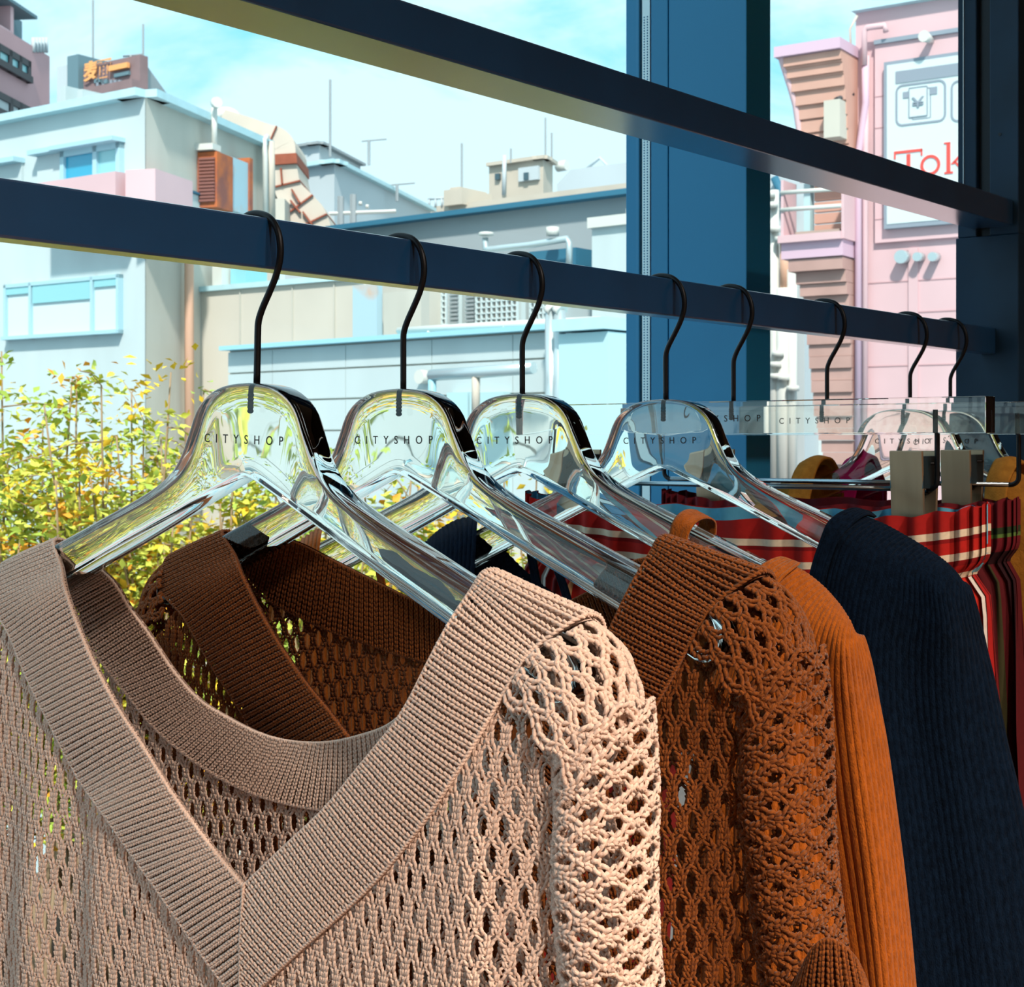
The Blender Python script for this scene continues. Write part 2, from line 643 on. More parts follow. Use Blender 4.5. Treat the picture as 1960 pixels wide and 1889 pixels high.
def clip_hanger(q, label, clip_a, sag):
    root = empty('clip_hanger', to_world(np.array([0, 0, .03]), q), label, 'hanger', 'acrylic bar hangers with metal clips')
    T, L, z0, z1 = 0.008, 0.191, 0.0065, 0.0302
    W = to_world(np.array([(-L, T, z0), (L, T, z0), (L, -T, z0), (-L, -T, z0), (-L, T, z1), (L, T, z1), (L, -T, z1), (-L, -T, z1)]), q)
    MB().hexa(W).build('bar', M['acrylic_bar'], root, bevel=0.0005)
    hook_parts(q, 0, root, .0165)
    lettering(q, 0, root, .062, .0175, T + 0.0002, -.004)
    zr = -0.0305
    # wire frame: two drops from the bar joined by the horizontal rod
    for s in (-1, 1):
        pts = [(s * .155, 0, .022), (s * .155, 0, .010), (s * .155, 0, -.010), (s * .155, 0, -.0245), (s * .1535, 0, -.0285), (s * .150, 0, -.0305), (s * .146, 0, -.0305)]
        d = MB().tube(to_world(catmull(pts, 24), q), 0.0018, 10).build('drop_wire', M['wire'], root, smooth=True)
    MB().tube(to_world(np.array([(-.148, 0, zr), (.148, 0, zr)]), q), 0.0019, 10).build('clip_rod', M['chrome'], root, smooth=True)
    for s in clip_a:
        hw, zt, zb = .0118, -.0050, -.0640
        def pl(b0, b1, tt, bb, lean=0.0):
            P = [(s - hw, b0 + lean, bb), (s + hw, b0 + lean, bb), (s + hw, b1 + lean, bb), (s - hw, b1 + lean, bb),
                 (s - hw, b0, tt), (s + hw, b0, tt), (s + hw, b1, tt), (s - hw, b1, tt)]
            return to_world(np.array(P), q)
        c = MB().hexa(pl(.0135, .0115, zt, zb, -.004)).build('clip_front', M['clip'], root, bevel=0.0008)
        MB().hexa(pl(-.0135, -.0115, zt, zb + .002, .004)).build('clip_back', M['clip'], root, bevel=0.0008)
        for e in (-1, 1):       # folded side ears and the spring pivot
            P = [(s + e * hw, .012, -.030), (s + e * hw, -.011, -.030), (s + e * (hw - .001), -.011, -.030), (s + e * (hw - .001), .012, -.030),
                 (s + e * hw, .012, -.0085), (s + e * hw, -.011, -.0085), (s + e * (hw - .001), -.011, -.0085), (s + e * (hw - .001), .012, -.0085)]
            MB().hexa(to_world(np.array(P), q)).build('clip_ear', M['clip_dark'], root, bevel=0.0004)
        MB().tube(to_world(np.array([(s - .016, 0, -.0135), (s + .016, 0, -.0135)]), q), 0.0011, 8).build('clip_pin', M['wire'], root, smooth=True)
        coil = [(s + t * .009, .0042 * math.cos(t * 40), -.030 + .0042 * math.sin(t * 40)) for t in np.linspace(-1, 1, 90)]
        MB().tube(to_world(np.array(coil), q), 0.0008, 6).build('spring', M['wire'], root, smooth=True)
    return root


clip_hanger(Q[4], 'clear acrylic bar hanger with clips holding the red striped skirt', (-.139, .139), 0)
clip_hanger(Q[5], 'clear acrylic bar hanger with clips holding the dark maroon skirt', (-.104, .112), 0)

# ------------------------------------------------------------------ buildings across the street
class Facade:
    """vertical wall plane: starts at image column px0 at depth z0 and runs along the direction that vanishes at column vp"""
    def __init__(self, px0, z0, vp, away=True):
        self.O = np.array([(px0 - CX) / F_PX * z0, z0])
        d = np.array([(vp - CX) / F_PX, 1.0])
        self.d = d / np.linalg.norm(d)
        n = np.array([-self.d[1], self.d[0]])
        if np.dot(self.O, n) > 0: n = -n
        self.n = n

    def s(self, px):
        u = (px - CX) / F_PX
        return (u * self.O[1] - self.O[0]) / (self.d[0] - u * self.d[1])

    def h(self, px, py):
        return (HY - py) / F_PX * (self.O[1] + self.s(px) * self.d[1])

    def P(self, s, h, out=0.0):
        p = self.O + s * self.d + out * self.n
        return cam_pt(p[0], h, p[1])

    def slab(self, mb, s0, s1, h0, h1, o0, o1):
        P = self.P
        mb.hexa([P(s0, h0, o1), P(s1, h0, o1), P(s1, h0, o0), P(s0, h0, o0), P(s0, h1, o1), P(s1, h1, o1), P(s1, h1, o0), P(s0, h1, o0)])
        return mb

    def box(self, name, m, parent, x0, x1, y0, y1, o0, o1, ref=None, hb=None):
        """image columns x0..x1; rows y0 (top)..y1 (bottom) read at column ref"""
        r = x0 if ref is None else ref
        h1 = self.h(r, y0)
        h0 = self.h(r, y1) if hb is None else hb
        o = self.slab(MB(), self.s(x0), self.s(x1), h0, h1, o0, o1).build(name, m, parent)
        return o

    def pipe(self, name, m, parent, pts, r, out=0.12, sides=8):
        W = [self.P(self.s(x), self.h(x, y), out if len(p) == 0 else p[0]) for (x, y, *p) in pts]
        return MB().tube(W, r, sides).build(name, m, parent, smooth=True)

    def window(self, parent, x0, x1, y0, y1, panes, mframe, mglass, fw=0.06, ref=None, depth=0.12, name='window'):
        r = x0 if ref is None else ref
        h1, h0 = self.h(r, y0), self.h(r, y1)
        s0, s1 = self.s(x0), self.s(x1)
        sg = 1 if s1 > s0 else -1
        fr = MB()
        self.slab(fr, s0, s1, h1 - fw, h1, -0.02, 0.06)
        self.slab(fr, s0, s1, h0, h0 + fw, -0.02, 0.09)
        self.slab(fr, s0, s0 + sg * fw, h0, h1, -0.02, 0.06)
        self.slab(fr, s1 - sg * fw, s1, h0, h1, -0.02, 0.06)
        edges = [s0] + [self.s(p) for p in panes] + [s1]
        for p in edges[1:-1]:
            self.slab(fr, p - fw / 2, p + fw / 2, h0, h1, -0.02, 0.06)
        w = fr.build(name, mframe, parent)
        for i in range(len(edges) - 1):
            g = self.slab(MB(), edges[i] + sg * fw / 2, edges[i + 1] - sg * fw / 2, h0 + fw, h1 - fw, 0.01, 0.03)
            mg = mglass[i] if isinstance(mglass, (list, tuple)) else mglass
            g.build('pane', mg, w)
        return w


LOW = -6.5     # wall feet, metres below eye level (street level)
B = {}
B['white'] = mat('white_render', 'C2D0D2', rough=0.9, var=0.10, vscale=0.9, stretch=(2, 2, 0.5))
B['concrete'] = mat('pale_concrete', 'C6C4BA', rough=0.9, var=0.16, vscale=1.2, stretch=(2, 2, 0.5))
B['beige'] = mat('beige_render', 'D0CABE', rough=0.9, var=0.12, vscale=0.8)
B['coping'] = mat('coping_metal', 'B9DCE4', rough=0.6, var=0.08)
B['coping_blue'] = mat('coping_blue', '9CCFDE', rough=0.5)
B['coping_dark'] = mat('coping_dark_blue', '2F6C86', rough=0.6)
B['pink'] = mat('pink_render', 'DDB9BE', rough=0.9, var=0.10, vscale=1.0)
B['pinkwall'] = mat('pink_render_far', 'C79FA4', rough=0.9, var=0.08, vscale=1.0)
B['mauve'] = mat('mauve_metal', 'D2B2C4', rough=0.7)
B['slat'] = mat('salmon_slat', 'D3A393', rough=0.8, var=0.1, vscale=3)
B['slat_low'] = mat('rosewood_slat', 'C09A92', rough=0.8, var=0.15, vscale=3)
B['grey'] = mat('grey_cladding', '9AA2A6', rough=0.85, var=0.10, vscale=0.6)
B['greylight'] = mat('light_grey_cladding', 'BFC9CE', rough=0.85, var=0.08, vscale=0.4)
B['slate'] = mat('hazed_slate_wall', '64818C', rough=0.8)  # base colour lightened to imitate distance haze
B['glass'] = mat('far_window_glass', '2C9DBF', rough=0.12, spec=0.8)
B['glass_dark'] = mat('far_dark_glass', '3C5560', rough=0.15, spec=0.8)
B['glass_pale'] = mat('far_pale_glass', '8CC7CF', rough=0.2, spec=0.7)
B['frame'] = mat('far_window_frame', 'A6CBD6', rough=0.6)
B['frame_dark'] = mat('far_dark_frame', '3A3A40', rough=0.6)
B['rust'] = mat('rusty_louvre', 'C06A3C', rough=0.9, col2='8A5348', vscale=6)
B['rustdark'] = mat('louvre_dark_rust', '8A5A52', rough=0.9)  # darker rust tone of the louvre slats
B['galv'] = mat('galvanised_panel', 'A9C6D2', rough=0.6, var=0.2, vscale=3, col2='C9A58A', ramp=(0.28, 0.45))
B['duct'] = mat('duct_cream', 'D0C4B6', rough=0.7, var=0.12, vscale=2)
B['ductband'] = mat('duct_rust_band', 'A0563F', rough=0.85, var=0.2)
B['pipe'] = mat('white_pipe', 'D2D2CC', rough=0.5)
B['pipe_orange'] = mat('salmon_pipe', 'D6A98F', rough=0.6)
B['steel'] = mat('bright_steel_pipe', 'C9D6D9', rough=0.35, metal=0.6)
B['brown'] = mat('hazed_sign_brown', '8E7678', rough=0.85, var=0.15, vscale=2)  # brown made paler, with the haze of distance put into it
B['orange'] = mat('sign_orange', 'F0A868', rough=0.7)
B['signwhite'] = mat('sign_white', 'CCDADC', rough=0.6)
B['signgrey'] = mat('sign_grey', '8A95A2', rough=0.7)
B['signred'] = mat('sign_red', 'E25048', rough=0.7)
B['tower'] = mat('tower_concrete', 'C9BEB0', rough=0.9, var=0.12, vscale=0.8)
B['ground'] = mat('street_asphalt', '7B8086', rough=0.95, var=0.15, vscale=0.5)
B['lattice'] = mat('lattice_brown', 'A9988E', rough=0.8)
B['cyan'] = mat('cyan_awning', 'B4D6DC', rough=0.7)

g = MB().box((-60, 2.2, EYE + LOW - 0.2), (120, 160, EYE + LOW)).build('ground', B['ground'])
tag(g, 'grey asphalt street far below the window', 'street', kind='structure')

# --- white corner building on the left
WZ = 14.0
WL = Facade(278, WZ, -3160); WR = Facade(278, WZ, 1819)
wb = empty('corner_building', cam_pt(WL.O[0], LOW, WL.O[1]), 'white rendered corner building with pink balcony box and rusty louvre unit', 'building')
sL, sR = WL.s(-420), WR.s(506)
hr = WL.h(278, 186)
pts = [WL.P(0, 0), WL.P(sL, 0), WL.P(sL, 0) + (WR.P(sR, 0) - WR.P(0, 0)), WR.P(sR, 0)]
lo = [p + UP * LOW for p in pts]; hi = [p + UP * hr for p in pts]
wbm = MB().add(lo + hi, [(0, 1, 5, 4), (1, 2, 6, 5), (2, 3, 7, 6), (4, 5, 6, 7)]).build('street_wall', B['white'], wb)
MB().add([WR.P(0, LOW, .005), WR.P(sR, LOW, .005), WR.P(sR, hr, .005), WR.P(0, hr, .005)], [(0, 1, 2, 3)]).build('side_wall', B['concrete'], wb)
cp = MB()
WL.slab(cp, 0.0, sL, hr, WL.h(278, 171), -0.3, 0.12)
WR.slab(cp, 0.0, sR, hr, WL.h(278, 171), -0.3, 0.12)
cp.build('roof_coping', B['coping'], wb)
WL.window(wb, 124, 238, 292, 366, [190], B['frame'], [B['glass'], B['glass_pale']], ref=124, fw=0.055)
WL.box('hood', B['frame'], wb, 118, 240, 284, 292, 0, 0.16, ref=124)
for x0, x1, y0 in ((76, 122, 292), (-8, 46, 312)):
    WL.box('shutter_box', B['white'], wb, x0, x1, y0 + 8, y0 + 100, 0, 0.03, ref=x0)
    WL.box('shutter_hood', B['frame'], wb, x0 - 2, x1 + 2, y0, y0 + 9, 0, 0.14, ref=x0)
WL.window(wb, 16, 236, 546, 652, [66, 184], B['frame'], [B['signwhite']] * 3, ref=16, fw=0.035)
for a, b_ in ((20, 62), (70, 180), (188, 232)):
    WL.box('window_blind', B['glass_pale'], wb, a, b_, 552, 552 + (14 if a != 70 else 34), 0.03, 0.05, ref=16)
# pink balcony box wrapping the corner
pb = MB()
WL.slab(pb, 0.0, WL.s(128), WL.h(278, 420), WL.h(278, 338), 0, 0.35)
WR.slab(pb, -0.35, WR.s(314), WL.h(278, 420), WL.h(278, 338), 0, 0.30)
pb.build('pink_balcony_box', B['pink'], wb)
WR.box('ledge', B['coping_dark'], wb, 314, 378, 350, 354, 0, 0.05, ref=316)
WR.box('plinth_panel', B['white'], wb, 314, 378, 355, 420, 0.006, 0.03, ref=316)
# rusty louvre unit
lv = WR.box('louvre_frame', B['rust'], wb, 377, 408, 292, 398, 0, 0.22, ref=378)
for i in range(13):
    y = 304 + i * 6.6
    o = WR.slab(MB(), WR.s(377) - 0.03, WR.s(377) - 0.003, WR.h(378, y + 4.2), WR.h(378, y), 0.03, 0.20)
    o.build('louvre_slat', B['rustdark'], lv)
WR.box('unit_panel', B['galv'], wb, 408, 442, 302, 404, 0, 0.20, ref=410)
WR.box('unit_edge', B['rust'], wb, 441, 447, 304, 406, 0, 0.22, ref=442)
WR.pipe('antenna_pole', B['pipe'], wb, [(384, 282), (384, 208)], 0.03, 0.15)
WR.box('pole_bracket', B['pipe'], wb, 372, 388, 276, 288, 0, 0.2, ref=374)
MB().tube([WR.P(WR.s(377), WR.h(377, 200), .2), WR.P(WR.s(374), WR.h(374, 198), .24)], 0.055, 14).build('dish_antenna', B['pipe'], wb, smooth=True)
WR.pipe('drain_pipe', B['duct'], wb, [(497, 272), (498, 330), (499, 420)], 0.05, 0.12)
WR.pipe('drain_pipe', B['pipe'], wb, [(492, 262), (486, 268), (488, 300), (489, 420)], 0.03, 0.12)
WR.pipe('downpipe', B['pipe_orange'], wb, [(344, 420), (344, 560), (345, 980)], 0.045, 0.10)

# --- rectangular ventilation duct snaking down behind the corner building
dz = 20.0
duct = empty('ventilation_duct', px_at_depth(600, 420, dz), 'cream ventilation duct with rusty seams winding down off the roof', 'duct')


def sweep_rect(centre_px, wx, depth, z0):
    vs, fs = [], []
    c = np.array(centre_px, float)
    n = len(c)
    for i in range(n):
        t = c[min(i + 1, n - 1)] - c[max(i - 1, 0)]
        t /= np.linalg.norm(t)
        nn = np.array([-t[1], t[0]])
        w = wx[i] if hasattr(wx, '__len__') else wx
        for (sg, dd) in ((-1, 0), (1, 0), (1, 1), (-1, 1)):
            p = c[i] + nn * w * sg
            vs.append(px_at_depth(p[0], p[1], z0) + dd * depth * FWD)
    for i in range(n - 1):
        for k in range(4):
            k2 = (k + 1) % 4
            fs.append((i * 4 + k, i * 4 + k2, i * 4 + 4 + k2, i * 4 + 4 + k))
    fs += [(3, 2, 1, 0), tuple(4 * (n - 1) + k for k in range(4))]
    return MB().add(vs, fs)


sweep_rect([(425, 222), (470, 242), (508, 262)], [14, 20, 26], 1.0, dz).build('roof_run', B['duct'], duct)
elb = catmull([(500, 258), (520, 262), (540, 276), (544, 300), (546, 330), (552, 362), (572, 390), (592, 418), (604, 450), (606, 500)], 40)
sweep_rect(elb, np.interp(np.linspace(0, 1, 40), [0, .15, .35, .55, .75, 1], [20, 24, 22, 26, 34, 30]), 1.1, dz - 0.3).build('elbow_run', B['duct'], duct)
elw = np.interp(np.linspace(0, 1, 40), [0, .15, .35, .55, .75, 1], [20, 24, 22, 26, 34, 30])
for i in (4, 20, 26, 31):
    sweep_rect([elb[i], elb[i] + (elb[i + 1] - elb[i]) * .35], elw[i] + 1.0, 1.16, dz - 0.34).build('seam_band', B['ductband'], duct)
sweep_rect([elb[12], elb[15]], elw[13] + 1.5, 1.2, dz - 0.36).build('rust_collar', B['ductband'], duct)
for i, k in ((16, .35), (22, -.2), (24, .3), (28, .1)):
    a_, b_ = elb[i], elb[i + 1]
    t_ = (b_ - a_) / np.linalg.norm(b_ - a_); n_ = np.array([-t_[1], t_[0]])
    c_ = a_ + n_ * elw[i] * k
    sweep_rect([c_, c_ + t_ * 30], 1.6, .06, dz - 0.37).build('rust_streak', B['ductband'], duct)
MB().tube([px_at_depth(431 + 22 * math.cos(t), 238 + 20 * -math.sin(t), dz + .4) for t in np.linspace(0, math.pi, 16)], 0.10, 8).build('bent_pipe', B['pipe'], duct, smooth=True)
sweep_rect([(512, 262), (512, 1790)], 10, 0.6, dz + 0.2).build('riser_shaft', B['concrete'], duct)
sweep_rect([(536, 380), (536, 425)], 9, 0.5, dz - 0.8).build('yellow_box', B['beige'], duct)

# --- low building joining the corner building below the rail
LB = Facade(346, 15.2, -3160)
lb = empty('annex_building', cam_pt(LB.O[0], LOW, LB.O[1]), 'low beige concrete annex beyond the salmon downpipe', 'building')
hh = LB.h(348, 562)
s0, s1 = LB.s(352), LB.s(700)
LB.slab(MB(), s0, s1, LOW, hh, -1.2, 0).build('wall', B['beige'], lb)
LB.slab(MB(), s0, s1, hh, hh + .05, -1.2, 0.04).build('coping', B['coping'], lb)
for x in (460, 560, 640):
    LB.slab(MB(), LB.s(x), LB.s(x + 1.6), LOW, hh - .02, 0, .015).build('joint', B['concrete'], lb)
LB.box('service_door', B['galv'], lb, 686, 732, 548, 720, 0, .08, ref=690)
LB.slab(MB(), LB.s(734), LB.s(806), LOW, LB.h(734, 560), -.12, 0).build('side_block', B['concrete'], lb)
LB.box('meter_box', B['pipe'], lb, 392, 410, 505, 560, -.4, -.1, ref=392)
LB.box('meter_box', B['glass_pale'], lb, 413, 442, 510, 555, -.5, -.2, ref=413)

# --- long pale boundary wall with blue coping
BW = Facade(440, 11.0, -2300)
bw = empty('boundary_wall', cam_pt(BW.O[0], LOW, BW.O[1]), 'long pale panel wall with blue coping and white hand rail', 'wall')
ht = BW.h(440, 672)
bs0, bs1 = BW.s(440), BW.s(1100)
BW.slab(MB(), bs0, bs1, LOW, ht, -0.6, 0).build('wall_core', B['beige'], bw)
cols = [440, 525, 665, 830, 985, 1098]
rowsy = [674, 716, 770, 826, 886, 960]
for j in range(len(rowsy) - 1):
    for i in range(len(cols) - 1):
        h1, h0 = BW.h(440, rowsy[j]), BW.h(440, rowsy[j + 1])
        BW.slab(MB(), BW.s(cols[i]) - .006 * (1 if BW.s(500) > bs0 else -1) * -1, BW.s(cols[i + 1]), h0 + .008, h1 - .004, 0, 0.02).build('wall_panel', B['white'], bw)
BW.slab(MB(), bs0, bs1, ht, BW.h(440, 664), -0.75, 0.10).build('coping', B['coping_blue'], bw)
BW.pipe('hand_rail', B['pipe'], bw, [(700, 628), (860, 618), (1090, 606)], 0.022, -0.3)
for x in (760, 905, 985, 1065):
    y = 628 - (x - 700) * 0.057
    BW.pipe('rail_post', B['pipe'], bw, [(x, y), (x, y + 34)], 0.018, -0.3)
BW.pipe('canopy_rail', B['steel'], bw, [(900, 722), (1000, 716), (1096, 708)], 0.035, 0.35)
BW.pipe('canopy_rail', B['coping_blue'], bw, [(903, 722), (903, 800)], 0.025, 0.35)
BW.pipe('canopy_rail', B['duct'], bw, [(986, 718), (986, 800)], 0.025, 0.35)
BW.box('cyan_door', B['cyan'], bw, 872, 912, 752, 960, 0, .08, ref=872)
BW.box('cyan_door', B['cyan'], bw, 916, 980, 752, 960, 0, .08, ref=916)
MB().tube([BW.P(BW.s(823), BW.h(823, 722), .02), BW.P(BW.s(823), BW.h(823, 722), .10)], 0.045, 14).build('round_vent', B['pipe'], bw, smooth=True)
for x in (1097, 1113):
    BW.pipe('vent_stack', B['steel'], bw, [(x, 598), (x, 960)], 0.036, 0.2)
    BW.pipe('stack_cap', B['pipe'], bw, [(x - 3, 601), (x, 596), (x + 5, 600)], 0.045, 0.2)
BW.box('cyan_cabinet', B['cyan'], bw, 1122, 1215, 644, 1000, -.2, .25, ref=1122)
BW.box('cabinet_lid', B['coping'], bw, 1119, 1218, 618, 640, -.25, .3, ref=1122)

# --- dark grey gable building with plant on its terrace
GG = Facade(660, 17.5, -2650)
gb = empty('grey_building', cam_pt(GG.O[0], LOW, GG.O[1]), 'dark grey clad building with blue roof edge and rooftop plant', 'building')
s0, s1 = GG.s(640), GG.s(1225)
hg = GG.h(660, 442)
GG.slab(MB(), s0, s1, LOW, hg, -.8, 0).build('wall', B['grey'], gb)
GG.slab(MB(), s0, s1, hg, GG.h(660, 433), -.8, 0.15).build('roof_edge', B['coping_dark'], gb)
GP = Facade(660, 15.6, -2650)
GP.box('white_block', B['white'], gb, 1133, 1230, 432, 640, -1.2, 0, ref=1133)
GP.box('block_cap', B['pipe'], gb, 1130, 1232, 418, 438, -1.3, 0.05, ref=1130)
GP.box('block_cap', B['pipe'], gb, 1174, 1232, 394, 416, -1.3, -.2, ref=1176)
GP.pipe('steel_pipe', B['steel'], gb, [(935, 456), (936, 476), (945, 478), (1020, 470), (1092, 458), (1096, 466), (1096, 510)], 0.03, 0.05)
MB().tube([GP.P(GP.s(937), GP.h(937, 452), 0.05), GP.P(GP.s(937), GP.h(937, 446), 0.05)], 0.07, 12).build('pipe_cap', B['pipe'], gb, smooth=True)
MB().tube([GP.P(GP.s(1064), GP.h(1064, 452), .05), GP.P(GP.s(1064), GP.h(1064, 436), .05)], 0.06, 12).build('vent_cowl', B['pipe'], gb, smooth=True)
GP.box('blue_unit', B['coping_dark'], gb, 1000, 1090, 480, 520, -.6, -.1, ref=1000)
# caged plant units under the rail
for k, (x0, x1, st) in enumerate(((818, 884, 0), (890, 1006, 0), (1012, 1078, 0))):
    u = GP.box('plant_unit', B['white'], gb, x0, x1, 548, 652, -1.0, 0, ref=x0)
    y0 = 556
    c0, c1 = (x0 + 8, x1 - 26) if k != 1 else (x0 + 26, x1 - 12)
    GP.box('lattice_back', B['lattice'], u, c0, c1, y0, y0 + 92, 0, .02, ref=c0)
    nb = max(4, int((c1 - c0) / 9))
    for i in range(nb + 1):
        x = c0 + (c1 - c0) * i / nb
        GP.box('lattice_bar', B['signwhite'], u, x, x + 2.2, y0 - 1, y0 + 92, .02, .05, ref=c0)
    for i in range(9):
        y = y0 + i * 11
        GP.box('lattice_bar', B['signwhite'], u, c0, c1, y, y + 2.5, .02, .05, ref=c0)
    v0, v1 = (x1 - 20, x1 - 6) if k != 1 else (x0 + 4, x0 + 20)
    for i in range(12):
        y = y0 + 2 + i * 7.6
        GP.box('vent_slat', B['grey'], u, v0, v1, y, y + 4, 0, .03, ref=c0)

# --- pale grey pitched building behind the duct
PG = Facade(640, 30.0, 1716); PGL = Facade(640, 30.0, -3160)
pg = empty('pitched_building', cam_pt(PG.O[0], LOW, PG.O[1]), 'pale grey building stepping down behind the white duct', 'building')


def wedge_block(name, fl, fr, xl, xr, ytop, ref, m, mcop, parent, cop=0.25):
    """two-faced block: left face to column xl, right face to column xr, roof at row ytop of the corner"""
    h = fl.h(ref, ytop)
    sl, sr = fl.s(xl), fr.s(xr)
    dv = fr.P(sr, 0) - fr.P(0, 0)
    p = [fl.P(0, 0), fl.P(sl, 0), fl.P(sl, 0) + dv, fr.P(sr, 0)]
    lo = [q + UP * LOW for q in p]; hi = [q + UP * h for q in p]
    w = MB().add(lo + hi, [(0, 1, 5, 4), (1, 2, 6, 5), (2, 3, 7, 6), (3, 0, 4, 7), (4, 5, 6, 7)]).build(name, m, parent)
    c = MB()
    fl.slab(c, -0.1, sl, h, h + cop, -0.3, 0.15)
    fr.slab(c, -0.1, sr, h, h + cop, -0.3, 0.15)
    c.build('coping', mcop, parent)
    return w


wedge_block('wall', PGL, PG, 560, 824, 314, 640, B['greylight'], B['coping'], pg, 0.08)
PG2 = Facade(611, 36.0, 1716); PGL2 = Facade(611, 36.0, -3160)
wedge_block('upper_storey', PGL2, PG2, 545, 690, 277, 611, B['greylight'], B['grey'], pg, 0.06)
PG.box('roof_hut', B['coping'], pg, 690, 722, 322, 360, -3, -1, ref=690)
PG.box('roof_hut_cap', B['pipe'], pg, 686, 726, 314, 324, -3.1, -0.9, ref=690)
for (x, y0, y1) in ((706, 268, 316), (760, 352, 385)):
    MB().tube([px_at_depth(x, y1, 33), px_at_depth(x, y0, 33)], 0.035, 6).build('aerial_mast', B['grey'], pg)
    MB().tube([px_at_depth(x - 14, y0 + 2, 33), px_at_depth(x + 34, y0 - 2, 33)], 0.018, 6).build('aerial_arm', B['grey'], pg)
for (x, y0, y1) in ((652, 376, 440), (676, 372, 440)):
    MB().tube([px_at_depth(x, y1, 22), px_at_depth(x, y0, 22)], 0.05, 6).build('pipe_stub', B['grey'], pg)
MB().tube([px_at_depth(630, 409, 22), px_at_depth(758, 404, 22)], 0.03, 6).build('thin_pipe', B['pipe'], pg)
for (x, y) in ((690, 389), (703, 395)):
    MB().tube([px_at_depth(x - 3, y, 22), px_at_depth(x + 3, y, 22)], 0.03, 10).build('lamp_globe', B['pipe'], pg, smooth=True)

# --- concrete stair tower and parapet on the far roofs
TW = Facade(1040, 42.0, -2900); TWR = Facade(1040, 42.0, 1900)
tw = empty('roof_tower', cam_pt(TW.O[0], LOW, TW.O[1]), 'small beige concrete roof tower with a window opening', 'building')
wedge_block('tower_wall', TW, TWR, 936, 1058, 305, 1040, B['tower'], B['tower'], tw, 0.1)
TW.box('window_recess', B['greylight'], tw, 996, 1034, 322, 348, 0, .1, ref=1000)
TW.box('window_pane', B['glass_dark'], tw, 1008, 1016, 332, 346, .1, .15, ref=1008)
TW.box('vent_hole', B['glass_dark'], tw, 951, 959, 333, 345, 0, .1, ref=952)
TW.pipe('ladder', B['greylight'], tw, [(978, 300), (977, 376)], 0.06, .3)
TW.pipe('roof_tank', B['pipe'], tw, [(1008, 304), (1026, 301)], 0.15, -1.5, 10)
PR = Facade(820, 38.0, -2900)
pr = empty('parapet_roof', cam_pt(PR.O[0], LOW, PR.O[1]), 'pale flat roof parapet with a small concrete hut', 'building')
PR.slab(MB(), PR.s(812), PR.s(1240), LOW, PR.h(820, 396), -2, 0).build('parapet', B['tower'], pr)
PR.box('roof_hut', B['tower'], pr, 859, 894, 366, 396, -1, .2, ref=860)
PR.box('roof_hut_cap', B['tower'], pr, 866, 884, 360, 368, -1, .1, ref=866)
for x in (822, 834, 846):
    PR.pipe('railing', B['greylight'], pr, [(x, 380), (x, 396)], 0.03, 0)
PR.pipe('railing', B['greylight'], pr, [(820, 381), (858, 378)], 0.03, 0)
FR = Facade(1110, 55.0, -2900)
fr = empty('far_roof', cam_pt(FR.O[0], LOW, FR.O[1]), 'far white roof with slanting end beside the blue mullion', 'building')
h0, h1 = LOW, FR.h(1110, 322)
MB().add([FR.P(FR.s(1066), h0), FR.P(FR.s(1260), h0), FR.P(FR.s(1260), h1), FR.P(FR.s(1092), h1), FR.P(FR.s(1066), FR.h(1066, 352)),
          FR.P(FR.s(1066), h0, -4), FR.P(FR.s(1260), h0, -4), FR.P(FR.s(1260), h1, -4), FR.P(FR.s(1092), h1, -4), FR.P(FR.s(1066), FR.h(1066, 352), -4)],
         [(0, 1, 2, 3, 4), (2, 3, 8, 7), (3, 4, 9, 8)]).build('white_wall', B['greylight'], fr)
FR.pipe('brace', B['greylight'], fr, [(1085, 322), (1119, 294), (1140, 316)], 0.06, -1)

# --- pink building with balcony, top left
PT = Facade(95, 24.0, 1290)
pt = empty('pink_tower_block', cam_pt(PT.O[0], LOW, PT.O[1]), 'dusty pink block with strip windows and slate side wall', 'building')
st = PT.s(-140)
hp = PT.h(95, 108)
PT.slab(MB(), 0, st, LOW, hp, -5, 0).build('wall', B['pinkwall'], pt)
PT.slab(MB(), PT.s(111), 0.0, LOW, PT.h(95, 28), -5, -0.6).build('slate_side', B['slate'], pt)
PT.window(pt, -60, 53, 118, 160, [-10, 14, 33], B['frame_dark'], B['glass_pale'], ref=53, fw=0.10)
PT.window(pt, -60, 53, 206, 250, [16, 34], B['frame_dark'], B['greylight'], ref=53, fw=0.10)
PT.slab(MB(), 0.3, st, hp, PT.h(95, 36), -5, -1.2).build('roof_hut', B['pinkwall'], pt)
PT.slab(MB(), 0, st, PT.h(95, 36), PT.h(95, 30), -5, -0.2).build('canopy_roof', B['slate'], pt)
PT.box('post', B['pink'], pt, 56, 62, 30, 108, -.5, -.3, ref=95)
PT.box('post', B['pink'], pt, 4, 10, 30, 108, -.5, -.3, ref=95)
PT.pipe('roof_rail', B['pink'], pt, [(56, 66), (-20, 20)], 0.06, -.3)
for x in (64, 70, 76, 82, 88):
    PT.pipe('railing_bar', B['greylight'], pt, [(x, 72), (x, 100)], 0.035, 0)
PT.slab(MB(), PT.s(40), st, PT.h(95, -40), PT.h(95, -120), -6, -2).build('upper_block', B['pink'], pt)

